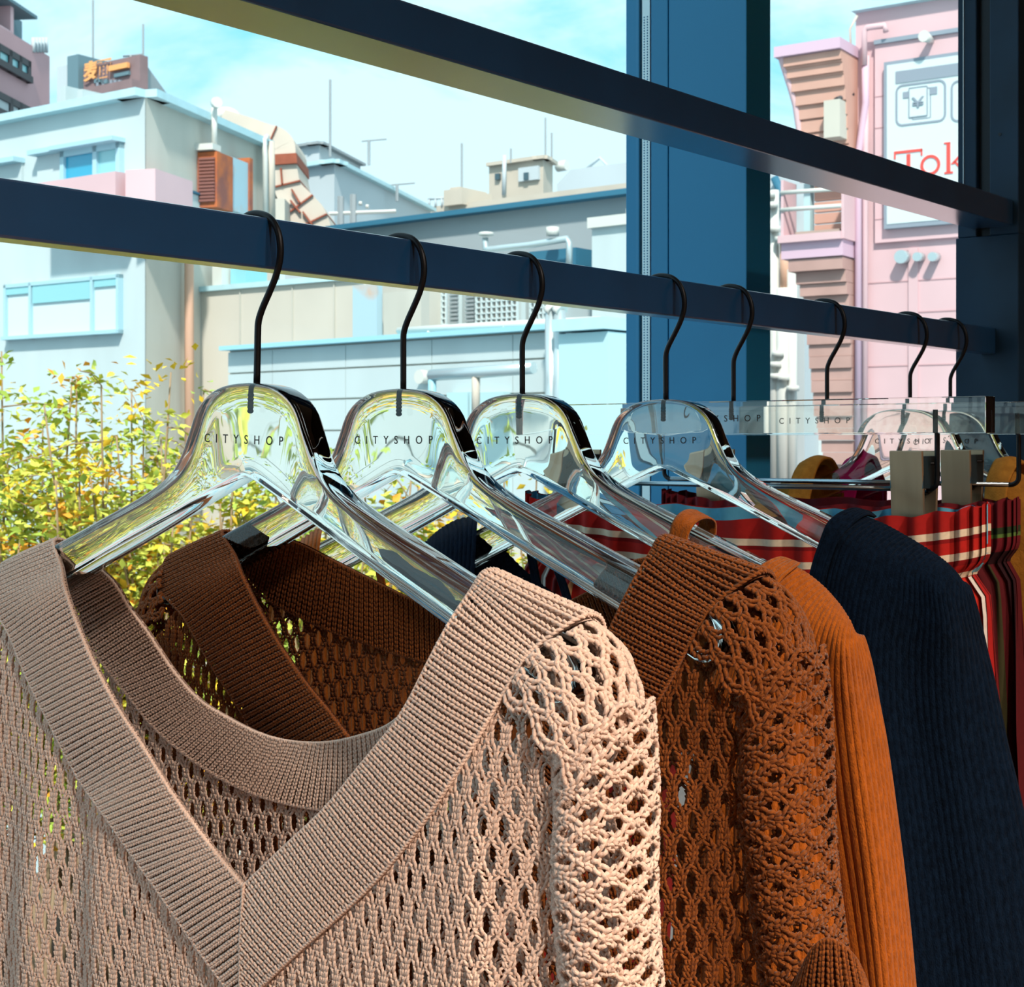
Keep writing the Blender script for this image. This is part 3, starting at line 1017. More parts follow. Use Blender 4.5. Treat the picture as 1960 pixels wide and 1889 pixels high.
# --- brown billboard building
SG = Facade(268, 44.0, -3160)
sb = empty('billboard_building', cam_pt(SG.O[0], LOW, SG.O[1]), 'far roof with a brown billboard and orange characters', 'building')
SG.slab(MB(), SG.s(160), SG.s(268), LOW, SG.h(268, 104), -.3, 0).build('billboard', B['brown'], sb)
SGR = Facade(268, 44.0, 1819)
MB().add([SGR.P(0, LOW), SGR.P(SGR.s(326), LOW), SGR.P(SGR.s(326), SGR.h(326, 188)), SGR.P(SGR.s(283), SGR.h(283, 128)), SGR.P(0, SGR.h(268, 104)),
          SGR.P(0, LOW, -2), SGR.P(SGR.s(326), LOW, -2), SGR.P(SGR.s(326), SGR.h(326, 188), -2)], [(0, 1, 2, 3, 4), (1, 6, 7, 2)]).build('side_wall', B['grey'], sb)
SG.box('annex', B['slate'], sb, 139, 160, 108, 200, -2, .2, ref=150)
SG.box('annex', B['greylight'], sb, 114, 140, 128, 200, -2, .1, ref=120)
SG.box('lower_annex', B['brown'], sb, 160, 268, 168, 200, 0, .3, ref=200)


def sign_text(fac, txt, xc, yc, height_px, m, parent, out=0.1, name='sign_characters', bold=0.0, xs=1.0):
    me = text_mesh(txt, 1.0, 1.05, 0.02, offset=bold)
    v = np.array([p.co[:] for p in me.vertices])
    hgt = abs(fac.h(xc, yc - height_px / 2) - fac.h(xc, yc + height_px / 2))
    k = hgt / (v[:, 1].max() - v[:, 1].min())
    v[:, 0] -= (v[:, 0].max() + v[:, 0].min()) / 2; v[:, 1] -= (v[:, 1].max() + v[:, 1].min()) / 2
    sg = 1 if fac.s(xc + 1) > fac.s(xc) else -1
    W = np.array([fac.P(fac.s(xc) + sg * k * xs * x, fac.h(xc, yc) + k * y, out + 0.3 * z) for x, y, z in v])
    me.vertices.foreach_set('co', W.astype(np.float32).ravel()); me.update()
    return link(name, me, m, parent)


sign_text(SG, '\u9eba', 191, 134, 38, B['orange'], sb, bold=0.025, xs=2.1)
SG.box('sign_stroke', B['orange'], sb, 215, 251, 128, 138, .05, .15, ref=215)
for x0, x1, y0, y1 in ((184, 196, 152, 160), (198, 209, 154, 162), (222, 250, 142, 149)):
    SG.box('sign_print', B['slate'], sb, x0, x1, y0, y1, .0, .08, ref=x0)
for x in (188, 199, 214, 222, 230):
    SG.box('sign_print', B['signgrey'], sb, x, x + 4, 154, 168, .0, .08, ref=x)
SG.pipe('roof_aerial', B['grey'], sb, [(201, 108), (201, 92)], 0.05, -1)
SG.pipe('roof_aerial_arm', B['grey'], sb, [(186, 94), (222, 90)], 0.03, -1)
wt = Facade(120, 40.0, -3160)
o = wt.slab(MB(), wt.s(112), wt.s(170), LOW, wt.h(120, 196), -1, 0)
wt.slab(o, wt.s(148), wt.s(158), 0, wt.h(148, 172), -1, 0)
wt.slab(o, wt.s(115), wt.s(126), 0, wt.h(115, 166), -1, 0)
tag(o.build('roof_parapet', B['white']), 'white stepped roof parapet below the brown billboard', 'parapet')

# --- pink bank building on the right
PB = Facade(1645, 15.0, -3350)
bb = empty('pink_building', cam_pt(PB.O[0], LOW, PB.O[1]), 'pink building with bank sign and slatted curved balcony bay', 'building')
s1 = PB.s(2150)
PB.slab(MB(), PB.s(1638), s1, LOW, PB.h(1645, 24), -4, 0).build('wall', B['pink'], bb)
PB.slab(MB(), PB.s(1636), s1, PB.h(1645, 24), PB.h(1645, 8), -4, .1).build('coping', B['coping'], bb)
PB.slab(MB(), PB.s(1678), s1, PB.h(1680, 88), PB.h(1680, 80), 0, .08).build('ledge', B['signgrey'], bb)
PB.slab(MB(), PB.s(1678), s1, PB.h(1680, 466), PB.h(1680, 88), 0, .05).build('sign_bay', B['pink'], bb)
for y in (186, 246, 300, 352, 420):
    PB.slab(MB(), PB.s(1678), PB.s(1698), PB.h(1680, y + 1.5), PB.h(1680, y), .05, .055).build('joint', B['pinkwall'], bb)
for y in (540, 600, 700, 800):
    PB.slab(MB(), PB.s(1660), s1, PB.h(1680, y + 2), PB.h(1680, y), 0, .006).build('joint', B['pinkwall'], bb)
PB.slab(MB(), PB.s(1740), PB.s(1758), LOW, PB.h(1740, 475), 0, .02).build('wall_strip', B['pink'], bb)
sign = PB.slab(MB(), PB.s(1700), s1, PB.h(1700, 441), PB.h(1700, 124), .05, .12).build('sign_frame', B['signgrey'], bb)
PB.slab(MB(), PB.s(1706), s1, PB.h(1706, 432), PB.h(1706, 130), .12, .125).build('sign_face', B['signwhite'], sign)
PB.slab(MB(), PB.s(1723), s1, PB.h(1723, 165), PB.h(1723, 142), .125, .132).build('sign_header', B['signgrey'], sign)


def ring_rect(fac, x0, x1, y0, y1, w, r, out, th, m, name, parent):
    s0, s1_ = fac.s(x0), fac.s(x1); ht, hb = fac.h(x0, y0), fac.h(x0, y1)
    sg = 1 if s1_ > s0 else -1
    L = abs(s1_ - s0); H = ht - hb
    def loop(ins):
        out_ = []
        rr = max(r - ins, 0.002)
        for cx_, cy_, a0 in ((L - r, H - r, 0), (r, H - r, 90), (r, r, 180), (L - r, r, 270)):
            for t in np.linspace(0, 90, 6):
                a = math.radians(a0 + t)
                out_.append((cx_ + rr * math.cos(a), cy_ + rr * math.sin(a)))
        return out_
    A, I = loop(0), loop(w)
    n = len(A)
    vs = [fac.P(s0 + sg * x, hb + y, out + th) for x, y in A] + [fac.P(s0 + sg * x, hb + y, out + th) for x, y in I]
    vs += [fac.P(s0 + sg * x, hb + y, out) for x, y in A] + [fac.P(s0 + sg * x, hb + y, out) for x, y in I]
    fs = []
    for i in range(n):
        j = (i + 1) % n
        fs += [(i, j, n + j, n + i), (i, 2 * n + i, 2 * n + j, j), (n + i, n + j, 3 * n + j, 3 * n + i)]
    return MB().add(vs, fs).build(name, m, parent)


ring_rect(PB, 1723, 1819, 168, 247, .018, .07, .125, .007, B['signgrey'], 'cash_icon_border', sign)
ring_rect(PB, 1828, 1924, 160, 239, .018, .07, .125, .007, B['signgrey'], 'second_icon_border', sign)
PB.slab(MB(), PB.s(1737), PB.s(1749), PB.h(1737, 193), PB.h(1737, 181), .125, .132).build('icon_slot', B['signgrey'], sign)
PB.slab(MB(), PB.s(1788), PB.s(1802), PB.h(1788, 186), PB.h(1788, 172), .125, .132).build('icon_slot', B['signgrey'], sign)
ring_rect(PB, 1754, 1790, 176, 234, .012, .01, .125, .004, B['signgrey'], 'icon_note', sign)
ring_rect(PB, 1748, 1784, 173, 230, .012, .01, .125, .010, B['signgrey'], 'icon_note', sign)
PB.slab(MB(), PB.s(1749), PB.s(1783), PB.h(1748, 229), PB.h(1748, 174), .125, .130).build('icon_note_paper', B['signwhite'], sign)
sign_text(PB, '\u00a5', 1766, 200, 20, B['signgrey'], sign, .137, 'yen_mark', xs=1.5)


def red(x0, x1, y0, y1, name='sign_letter'):
    return PB.slab(MB(), PB.s(x0), PB.s(x1), PB.h(x0, y1), PB.h(x0, y0), .125, .132)


T = MB()
for (x0, x1, y0, y1) in ((1720, 1774, 294, 299), (1744, 1751, 299, 342), (1720, 1723, 299, 309), (1771, 1774, 289, 302), (1737, 1758, 342, 346)):
    PB.slab(T, PB.s(x0), PB.s(x1), PB.h(x0, y1), PB.h(x0, y0), .125, .132)
T.build('letter_T', B['signred'], sign)
ring_rect(PB, 1770, 1808, 302, 341, .028, .098, .125, .007, B['signred'], 'letter_o', sign)
K = MB()
for (x0, x1, y0, y1) in ((1820, 1827, 278, 334), (1815, 1827, 277, 280), (1816, 1832, 333, 337)):
    PB.slab(K, PB.s(x0), PB.s(x1), PB.h(x0, y1), PB.h(x0, y0), .125, .132)
for (xa, ya, xb, yb) in ((1828, 318, 1846, 298), (1832, 312, 1850, 332)):
    K.add([PB.P(PB.s(xa), PB.h(xa, ya), .132), PB.P(PB.s(xa + 6), PB.h(xa + 6, ya), .132), PB.P(PB.s(xb + 6), PB.h(xb + 6, yb), .132), PB.P(PB.s(xb), PB.h(xb, yb), .132)], [(0, 1, 2, 3)])
K.build('letter_k', B['signred'], sign)
# spot lamp above the sign, round vents, pipes
MB().tube([PB.P(PB.s(1786), PB.h(1786, 80), .05), PB.P(PB.s(1785), PB.h(1785, 80), .26)], [0.03, 0.055], 14).build('spot_lamp', B['pipe'], bb, smooth=True)
for x, r in ((1733, .062), (1764, .042), (1793, .042)):
    MB().tube([PB.P(PB.s(x), PB.h(x, 492), 0), PB.P(PB.s(x), PB.h(x, 494), .14)], [r, r * 1.05], 14).build('vent_cap', B['steel'], bb, smooth=True)
PB.pipe('roof_pipe', B['pink'], bb, [(1704, 66), (1701, 54), (1668, 58), (1663, 66), (1663, 130)], 0.03, .12)
PB.pipe('downpipe', B['mauve'], bb, [(1663, 130), (1664, 200), (1650, 300), (1650, 900)], 0.036, .10)
PB.pipe('downpipe', B['pink'], bb, [(1664, 110), (1662, 340), (1661, 900)], 0.03, .08)
PB.pipe('wire', B['duct'], bb, [(1648, 34), (1634, 60), (1637, 118)], 0.012, .1)
# curved slatted bay: overhangs at the top, sweeps back, opens at a balcony, continues below
BAYO = lambda y: np.interp(y, [112, 150, 200, 260, 330, 345, 480, 505, 560, 640, 900], [0.42, .34, .27, .23, .21, .21, .40, .30, .18, .12, 0.02])
BAYX = lambda y: np.interp(y, [112, 140, 170, 200, 260, 340, 505, 530, 560, 640, 760, 900], [1526, 1530, 1537, 1543, 1549, 1553, 1532, 1541, 1548, 1553, 1560, 1580])
PB.slab(MB(), PB.s(1520), PB.s(1644), PB.h(1640, 112), PB.h(1640, 92), 0, .50).build('bay_fascia', B['mauve'], bb)
ys = [113, 134, 155, 180, 206, 232, 258, 286, 312, 338]
for y0, y1 in zip(ys[:-1], ys[1:]):
    PB.slab(MB(), PB.s(BAYX((y0 + y1) / 2) + 6), PB.s(1642), PB.h(1640, y1 - 4), PB.h(1640, y0), 0, float(BAYO(y0)) + .03).build('bay_slat', B['slat'], bb)
    PB.slab(MB(), PB.s(BAYX((y0 + y1) / 2) + 8), PB.s(1642), PB.h(1640, y1), PB.h(1640, y1 - 4), 0, float(BAYO(y0))).build('slat_gap', B['slat'], bb)
edge = [(BAYX(y), y) for y in np.linspace(113, 345, 14)]
PB.pipe('bay_edge_trim', B['pink'], bb, [(x + 2, y + 10, float(BAYO(y)) + .02) for x, y in edge], 0.035)
PB.box('cream_unit', B['beige'], bb, 1610, 1640, 205, 275, .2, .45, ref=1640)
PB.pipe('unit_arm', B['frame_dark'], bb, [(1630, 206, .4), (1638, 184, .1)], 0.03)
# balcony
for x in (1527, 1641):
    PB.box('balcony_post', B['pink'], bb, x, x + 5, 345, 465, .1, .42, ref=1640)
for y in (372, 404):
    PB.pipe('balcony_rail', B['pipe'], bb, [(1527, y + 8, .42), (1641, y, .42)], 0.022)
ys = [345, 362, 382, 404, 426, 448]
for y0, y1 in zip(ys[:-1], ys[1:]):
    PB.slab(MB(), PB.s(1563), PB.s(1638), PB.h(1640, y1 - 3), PB.h(1640, y0), 0, .06).build('bay_slat', B['slat'], bb)
PB.box('cyan_column', B['cyan'], bb, 1546, 1558, 345, 450, 0, .1, ref=1640)
PB.box('balcony_trough', B['lattice'], bb, 1548, 1632, 444, 452, .1, .34, ref=1640)
PB.slab(MB(), PB.s(1524), PB.s(1642), PB.h(1640, 466), PB.h(1640, 452), 0, .46).build('balcony_deck', B['pink'], bb)
PB.slab(MB(), PB.s(1526), PB.s(1642), PB.h(1640, 496), PB.h(1640, 466), 0, .40).build('balcony_fascia', B['mauve'], bb)
ys = list(range(498, 920, 23))
for y0, y1 in zip(ys[:-1], ys[1:]):
    PB.slab(MB(), PB.s(BAYX((y0 + y1) / 2) + 4), PB.s(1640), PB.h(1640, y1 - .6), PB.h(1640, y0), 0, float(BAYO(y0)) + .03 + (.02 if (y0 // 23) % 2 else 0)).build('bay_slat', B['slat_low'], bb)
PB.slab(MB(), PB.s(1580), PB.s(1640), LOW, PB.h(1640, 918), 0, .02).build('bay_foot', B['slat_low'], bb)

# --- grey wall and white pipe cluster between the mullion and the pink building
GW = Facade(1480, 21.0, -3350)
gw = empty('grey_side_building', cam_pt(GW.O[0], LOW, GW.O[1]), 'narrow grey wall with white vertical pipes beside the pink building', 'building')
GW.slab(MB(), GW.s(1440), GW.s(1540), LOW, GW.h(1480, 330), -3, 0).build('wall', B['greylight'], gw)
GW.pipe('curved_edge', B['coping_dark'], gw, [(1488, 342, .1), (1505, 380, .1), (1522, 418, .1)], 0.06)
for (x, y0, y1, r, m) in ((1499, 370, 1000, .07, 'pipe'), (1519, 470, 560, .07, 'pipe_orange'), (1517, 555, 1000, .10, 'pipe'), (1533, 520, 1000, .07, 'pipe'), (1487, 640, 1000, .05, 'pipe')):
    GW.pipe('vertical_pipe', B[m], gw, [(x, y0), (x, y1)], r, .3)
for (x, y) in ((1495, 380), (1500, 400), (1505, 445), (1518, 464), (1512, 680), (1507, 700), (1522, 725), (1508, 722), (1540, 745)):
    MB().tube([GW.P(GW.s(x), GW.h(x, y + 5), .4), GW.P(GW.s(x), GW.h(x, y - 5), .4)], 0.09, 8).build('pipe_joint', B['pipe'], gw, smooth=True)
GW.box('white_panel', B['signwhite'], gw, 1500, 1572, 560, 1000, -2, -.5, ref=1500)

for (x, y0, y1, z, own) in ((178, 0, 112, 46, sb), (274, 46, 116, 46, sb), (632, 152, 300, 36, pg), (884, 274, 368, 38.5, pr), (978, 284, 312, 42.5, tw), (1044, 225, 312, 43, tw), (1056, 254, 312, 43.5, tw)):
    MB().tube([px_at_depth(x, y1, z), px_at_depth(x, y0, z)], 0.03, 6).build('aerial_mast', B['grey'], own)

# ------------------------------------------------------------------ yarn and cloth tools
def tube_batch(P, r, sides=5, ref=None):
    """P (N,K,3) centre lines, r (K,) or (N,K) radii -> verts, quad faces"""
    N, K, _ = P.shape
    T = np.gradient(P, axis=1)
    T /= np.linalg.norm(T, axis=2, keepdims=True) + 1e-12
    if ref is None:
        ref = np.array([0, 0, 1.0])
    ref = np.broadcast_to(ref, P.shape)
    Bn = np.cross(T, ref)
    Bn /= np.linalg.norm(Bn, axis=2, keepdims=True) + 1e-12
    Nn = np.cross(Bn, T)
    r = np.broadcast_to(np.asarray(r, float), (N, K))[:, :, None, None]
    a = np.arange(sides) * 2 * math.pi / sides
    ring = (np.cos(a)[None, None, :, None] * Bn[:, :, None, :] + np.sin(a)[None, None, :, None] * Nn[:, :, None, :])
    V = (P[:, :, None, :] + r * ring).reshape(-1, 3)
    base = (np.arange(N) * K * sides)[:, None, None]
    kk = (np.arange(K - 1) * sides)[None, :, None]
    s0 = np.arange(sides)[None, None, :]
    s1 = (s0 + 1) % sides
    F = np.stack([base + kk + s0, base + kk + s1, base + kk + sides + s1, base + kk + sides + s0], -1).reshape(-1, 4)
    return V, F


class Geo:
    def __init__(self): self.v, self.f, self.n = [], [], 0

    def add(self, V, F):
        if len(V) == 0: return
        self.v.append(V); self.f.append(F + self.n); self.n += len(V)

    def build(self, name, m, parent, smooth=True):
        if not self.v: return None
        me = mesh_np(name, np.vstack(self.v), np.vstack(self.f), smooth)
        return link(name, me, m, parent)


def cubic_w(t):
    return np.stack([-.5 * t + t * t - .5 * t ** 3, 1 - 2.5 * t * t + 1.5 * t ** 3, .5 * t + 2 * t * t - 1.5 * t ** 3, -.5 * t * t + .5 * t ** 3], -1)


class Patch:
    """smooth surface through a grid of control points (R, C, 3); parameters u in 0..R-1, v in 0..C-1"""
    def __init__(self, G):
        G = np.array(G, float)
        G = np.concatenate([2 * G[:1] - G[1:2], G, 2 * G[-1:] - G[-2:-1]], 0)
        G = np.concatenate([2 * G[:, :1] - G[:, 1:2], G, 2 * G[:, -1:] - G[:, -2:-1]], 1)
        self.G = G
        self.R, self.C = G.shape[0] - 2, G.shape[1] - 2

    def at(self, u, v):
        u = np.clip(u, -0.0, self.R - 1); v = np.clip(v, -0.0, self.C - 1)
        i = np.clip(u.astype(int), 0, self.R - 2); j = np.clip(v.astype(int), 0, self.C - 2)
        wu, wv = cubic_w(u - i), cubic_w(v - j)
        out = np.zeros(u.shape + (3,))
        for a in range(4):
            for b in range(4):
                out += (wu[..., a] * wv[..., b])[..., None] * self.G[i + a, j + b]
        return out

    def normal(self, u, v, e=0.02):
        du = self.at(u + e, v) - self.at(u - e, v)
        dv = self.at(u, v + e) - self.at(u, v - e)
        n = np.cross(du, dv)
        return n / (np.linalg.norm(n, axis=-1, keepdims=True) + 1e-12)


def in_view(W, m=220, bottom=2080):
    x, y = to_px(W)
    return (x > -m) & (x < 1960 + m) & (y < bottom)


def add_fuzz(geo, name, m, part, n=4000, ln=.0016):
    """fine stray fibres standing off the yarn"""
    V = np.vstack(geo.v)
    p = V[RNG.integers(0, len(V), n)]
    d = RNG.normal(0, 1, (n, 3)) + np.array([-.5, -.2, .5]); d /= np.linalg.norm(d, axis=1)[:, None]
    w = np.cross(d, RNG.normal(0, 1, (n, 3))); w /= np.linalg.norm(w, axis=1)[:, None] + 1e-9
    L = ln * RNG.uniform(.4, 1.2, (n, 1))
    bend = RNG.normal(0, .35, (n, 3)) * L
    T = np.stack([p - w * .00004, p + w * .00004, p + d * L * .55 + w * .00003 + bend * .3, p + d * L * .55 - w * .00003 + bend * .3, p + d * L + bend], 1).reshape(-1, 3)
    b = np.arange(n) * 5
    F = np.concatenate([np.stack([b, b + 1, b + 2], 1), np.stack([b, b + 2, b + 3], 1), np.stack([b + 3, b + 2, b + 4], 1)])
    return tag(link(name, mesh_np(name, T, F, False), m, part), kind='stuff')


# one leg of a knit stitch, (across, along, height) in units of (half width, length, height)
LEG = np.array([(.10, -.05, -.35), (.64, .38, .70), (.92, .90, .70), (.52, 1.36, -.45)])
LEG_R = np.array([.74, 1.06, 1.06, .66])


def legs(cu, cv, hw, ln, hh, jit=0.06):
    """stitch centres cu, cv (n,) -> (2n, K, 3) parameter offsets in metres"""
    n = len(cu)
    out = []
    for s in (-1, 1):
        L = np.broadcast_to(LEG, (n,) + LEG.shape).copy()
        L[..., 0] *= s * hw; L[..., 1] *= ln; L[..., 2] *= hh
        L += RNG.normal(0, jit, L.shape) * np.array([hw, ln * .5, hh])
        L[..., 0] += cu[:, None]; L[..., 1] += cv[:, None]
        out.append(L)
    return np.concatenate(out, 0)


def arc_table(patch, v, n=400, along='u'):
    t = np.linspace(0, (patch.R if along == 'u' else patch.C) - 1, n)
    p = patch.at(t, np.full(n, v)) if along == 'u' else patch.at(np.full(n, v), t)
    s = np.concatenate([[0], np.cumsum(np.linalg.norm(np.diff(p, axis=0), axis=1))])
    return t, s


def map_patch(patch, L, su, sv, flip=1.0):
    """L (n,K,3) metres along u / along v / height -> 3-D through arc tables su (t,s) and sv"""
    u = np.interp(L[..., 0], su[1], su[0]); v = np.interp(L[..., 1], sv[1], sv[0])
    return patch.at(u, v) + flip * patch.normal(u, v) * L[..., 2:3]


def rib_band(geo, patch, to_w, pitch=0.0039, sl=0.0024, keep=None, flip=1.0, rad=0.00076):
    """1x1 rib: raised columns of V stitches across the band (v), purl gutters between"""
    su = arc_table(patch, (patch.C - 1) / 2, along='u'); sv = arc_table(patch, (patch.R - 1) / 2, along='v')
    Lu, Lv = su[1][-1], sv[1][-1]
    nu, nv = int(Lu / pitch), int(Lv / sl)
    uu = (np.arange(nu) + .5) * Lu / nu; vv = (np.arange(nv)) * Lv / nv
    U, V = [a.ravel() for a in np.meshgrid(uu, vv, indexing='ij')]
    V = V + np.repeat(RNG.uniform(-.3, .3, nu) * sl, nv)
    def emit(L, r, sides):
        P = map_patch(patch, L, su, sv, flip)
        mid = P[:, 2]
        W = to_w(P)
        k = in_view(W[:, 2])
        if keep is not None: k &= keep(mid)
        W = W[k]
        if len(W):
            nrm = np.array([-1.0, 0.15, 0.2])
            geo.add(*tube_batch(W, r, sides, nrm))
    emit(legs(U, V, pitch * .27, sl, .0012), LEG_R * rad, 4)
    # purl bumps
    n = len(U)
    B_ = np.array([(-.32, .30, -.9), (-.15, .62, -.15), (.0, .70, .0), (.15, .62, -.15), (.32, .30, -.9)])
    L = np.broadcast_to(B_, (n, 5, 3)).copy()
    L[..., 0] *= pitch * .85; L[..., 1] *= sl; L[..., 2] *= .0007
    L[..., 2] -= .0014
    L[..., 0] += (U + pitch / 2)[:, None]; L[..., 1] += V[:, None]
    L += RNG.normal(0, .00006, L.shape)
    emit(L, np.array([.7, 1, 1, 1, .7]) * rad * .78, 3)
    # backing cloth under the stitches
    gu, gv = np.linspace(0, patch.R - 1, 140), np.linspace(0, patch.C - 1, 16)
    GU, GV = np.meshgrid(gu, gv, indexing='ij')
    P = patch.at(GU, GV) - flip * patch.normal(GU, GV) * .0022
    W = to_w(P)
    k = in_view(W)
    if keep is not None: k &= keep(P)
    idx = np.arange(GU.size).reshape(GU.shape)
    F = np.stack([idx[:-1, :-1], idx[1:, :-1], idx[1:, 1:], idx[:-1, 1:]], -1).reshape(-1, 4)
    ok = k.ravel()[F].all(1)
    geo.add(W.reshape(-1, 3), F[ok])
    # rolled edges: a chain of slanted stitches along both borders
    for vb, rr in ((0.0, 1.0), (Lv, 1.0)):
        m = int(Lu / (sl * .75))
        E = np.array([(-.5, -.0006, -.4), (0, .0, .6), (.5, .0006, .6), (.95, .0004, -.4)])
        L = np.broadcast_to(E, (m, 4, 3)).copy()
        L[..., 0] = L[..., 0] * sl * .8 + (np.arange(m) * sl * .75)[:, None]
        L[..., 1] = L[..., 1] + vb
        L[..., 2] *= .0008
        P = map_patch(patch, L, su, sv, flip)
        W = to_w(P); kk = in_view(W[:, 1])
        if keep is not None: kk &= keep(P[:, 1])
        if kk.any(): geo.add(*tube_batch(W[kk], np.array([.7, 1, 1, .7]) * .00085, 5, np.array([-1., .15, .2])))


def mesh_knit(geo, surf, to_w, a0, a1, z0, z1, pitch, sl, amp, half, rad, keep=None, slope=0.25, nrm=np.array([-1., .15, .2]), height=.0009, sides=5, shift=0.0):
    """open net of wavering V-stitch columns; surf(a, z, w) -> (..., 3) local points; columns run along z"""
    n = int((a1 - a0) / pitch); m = int((z1 - z0) / sl)
    i = np.arange(n)[:, None]; j = np.arange(m)[None, :]
    zc = z0 + j * sl + 0 * i
    ac = a0 + (i + .5) * pitch + 0 * j
    ph = (zc + slope * ac + shift) / half * math.pi
    wave = lambda z: np.sin(z)
    lean = np.where(i % 2 == 0, 1, -1) * np.clip(1.5 * np.sin(ph), -1, 1)
    off = amp * lean
    A = (ac + off).ravel(); Z = zc.ravel()
    hw = pitch * .42
    L = legs(A, Z, hw, sl, height, .09)
    # shear stitches along the wavering column: slope of the offset
    dof = np.zeros_like(off); dof[:, :-1] = off[:, 1:] - off[:, :-1]
    d2 = np.concatenate([dof.ravel()] * 2)
    rel = (L[..., 1] - np.concatenate([Z] * 2)[:, None]) / sl
    L[..., 0] += rel * d2[:, None]
    P = surf(L[..., 0], L[..., 1], L[..., 2])
    W = to_w(P)
    k = in_view(W[:, 2])
    if keep is not None: k &= keep(P[:, 2])
    W = W[k]
    if len(W): geo.add(*tube_batch(W, LEG_R * rad, sides, nrm))
    # cross loops tying neighbouring columns where they lean together
    tie = np.abs(lean) > .93
    tie[-1] = False
    ii, jj = np.nonzero(tie)
    good = (np.where(ii % 2 == 0, 1, -1) * np.sign(lean[ii, jj])) > 0 * ii
    good = np.sign(lean[ii, jj]) > 0
    ii, jj = ii[good], jj[good]
    ok = ii + 1 < n
    ii, jj = ii[ok], jj[ok]
    if len(ii):
        aL = (ac + off)[ii, jj]; aR = (ac + off)[np.minimum(ii + 1, n - 1), jj]
        t = np.array([-.15, .25, .6, 1.1])
        C = np.empty((len(ii), 4, 3))
        C[..., 0] = aL[:, None] + (aR - aL)[:, None] * t
        C[..., 1] = (zc[ii, jj])[:, None] + np.array([0, .35, .75, .9]) * sl
        C[..., 2] = np.array([-.6, .2, .3, -.6]) * height
        P = surf(C[..., 0], C[..., 1], C[..., 2]); W = to_w(P)
        k = in_view(W[:, 1])
        if keep is not None: k &= keep(P[:, 1])
        if k.any(): geo.add(*tube_batch(W[k], np.array([.7, 1, 1, .7]) * rad * .9, 3, nrm))


# ------------------------------------------------------------------ crochet V-neck sweaters
def sstep(a, b, x):
    t = np.clip((x - a) / (b - a), 0, 1)
    return t * t * (3 - 2 * t)


C0 = -.010                                            # neck centre on the hanger


def ridge(a):
    return -.0125 - .302 * np.abs(a - C0)


def Bfront(a, z):
    d = np.maximum(ridge(a) - z, 0)
    b = .003 + .026 * (1 - np.exp(-d / .028)) + .014 * np.clip(d / .2, 0, 1)
    x = np.abs(a - C0)
    b = b - .016 * sstep(.175, .208, x) * sstep(.03, .09, d)
    b = b + .0035 * np.sin(a * 95 + 1.3) * sstep(.06, .2, d) * sstep(.02, .08, -(a - C0))
    return b


def Bback(a, z):
    d = np.maximum(ridge(a) - z, 0)
    return -(.003 + .024 * (1 - np.exp(-d / .028)) + .004 * np.clip(d / .2, 0, 1))


def on_front(px, py, off=0.003):
    b = .02
    for _ in range(6):
        p = local(px, py, Q[0], b)
        b = float(Bfront(p[0], p[2])) + off
    return local(px, py, Q[0], b)


def on_back(px, py, off=0.002):
    b = -.02
    for _ in range(6):
        p = local(px, py, Q[0], b)
        b = float(Bback(p[0], p[2])) + off
    return local(px, py, Q[0], b)


# band edges (inner, outer) read along the ribs
R_IN = [(900, 1133), (859, 1196), (821, 1267), (783, 1342), (752, 1390), (690, 1466), (620, 1550), (547, 1619), (467, 1696), (400, 1765), (330, 1838)]
R_OUT = [(1026, 1240), (992, 1284), (951, 1352), (909, 1424), (872, 1484), (806, 1582), (730, 1676), (652, 1752), (572, 1822), (500, 1890), (430, 1955)]
L_IN = [(118, 1085), (128, 1135), (168, 1242), (222, 1348), (272, 1425), (328, 1515), (383, 1592), (432, 1654), (490, 1722), (548, 1794), (600, 1860)]
L_OUT = [(-20, 1145), (16, 1210), (55, 1302), (106, 1404), (153, 1492), (204, 1565), (255, 1638), (312, 1718), (368, 1800), (428, 1882), (490, 1960)]
BK_TOP = [(212, 1108), (248, 1163), (284, 1212), (332, 1284), (380, 1338), (440, 1376), (500, 1405), (560, 1419), (625, 1421), (690, 1408), (750, 1384), (805, 1330), (850, 1260), (900, 1180)]
BK_BOT = [(132, 1152), (160, 1218), (195, 1268), (240, 1325), (295, 1392), (360, 1448), (430, 1494), (510, 1528), (610, 1550), (700, 1550), (790, 1520), (870, 1450), (930, 1370), (985, 1270)]


def band_grid(inn, out, fn, head_in, head_out):
    I = [np.array(p) for p in head_in] + [fn(*p) for p in inn]
    O = [np.array(p) for p in head_out] + [fn(*p) for p in out]
    # shoulder ridge lies on the arm; a middle row keeps the band slightly domed
    Mid = [(i + o) / 2 + np.array([0, .0012, 0]) for i, o in zip(I, O)]
    return np.stack([np.array(O), np.array(Mid), np.array(I)], 1)      # (R, 3, 3): v runs outer -> inner


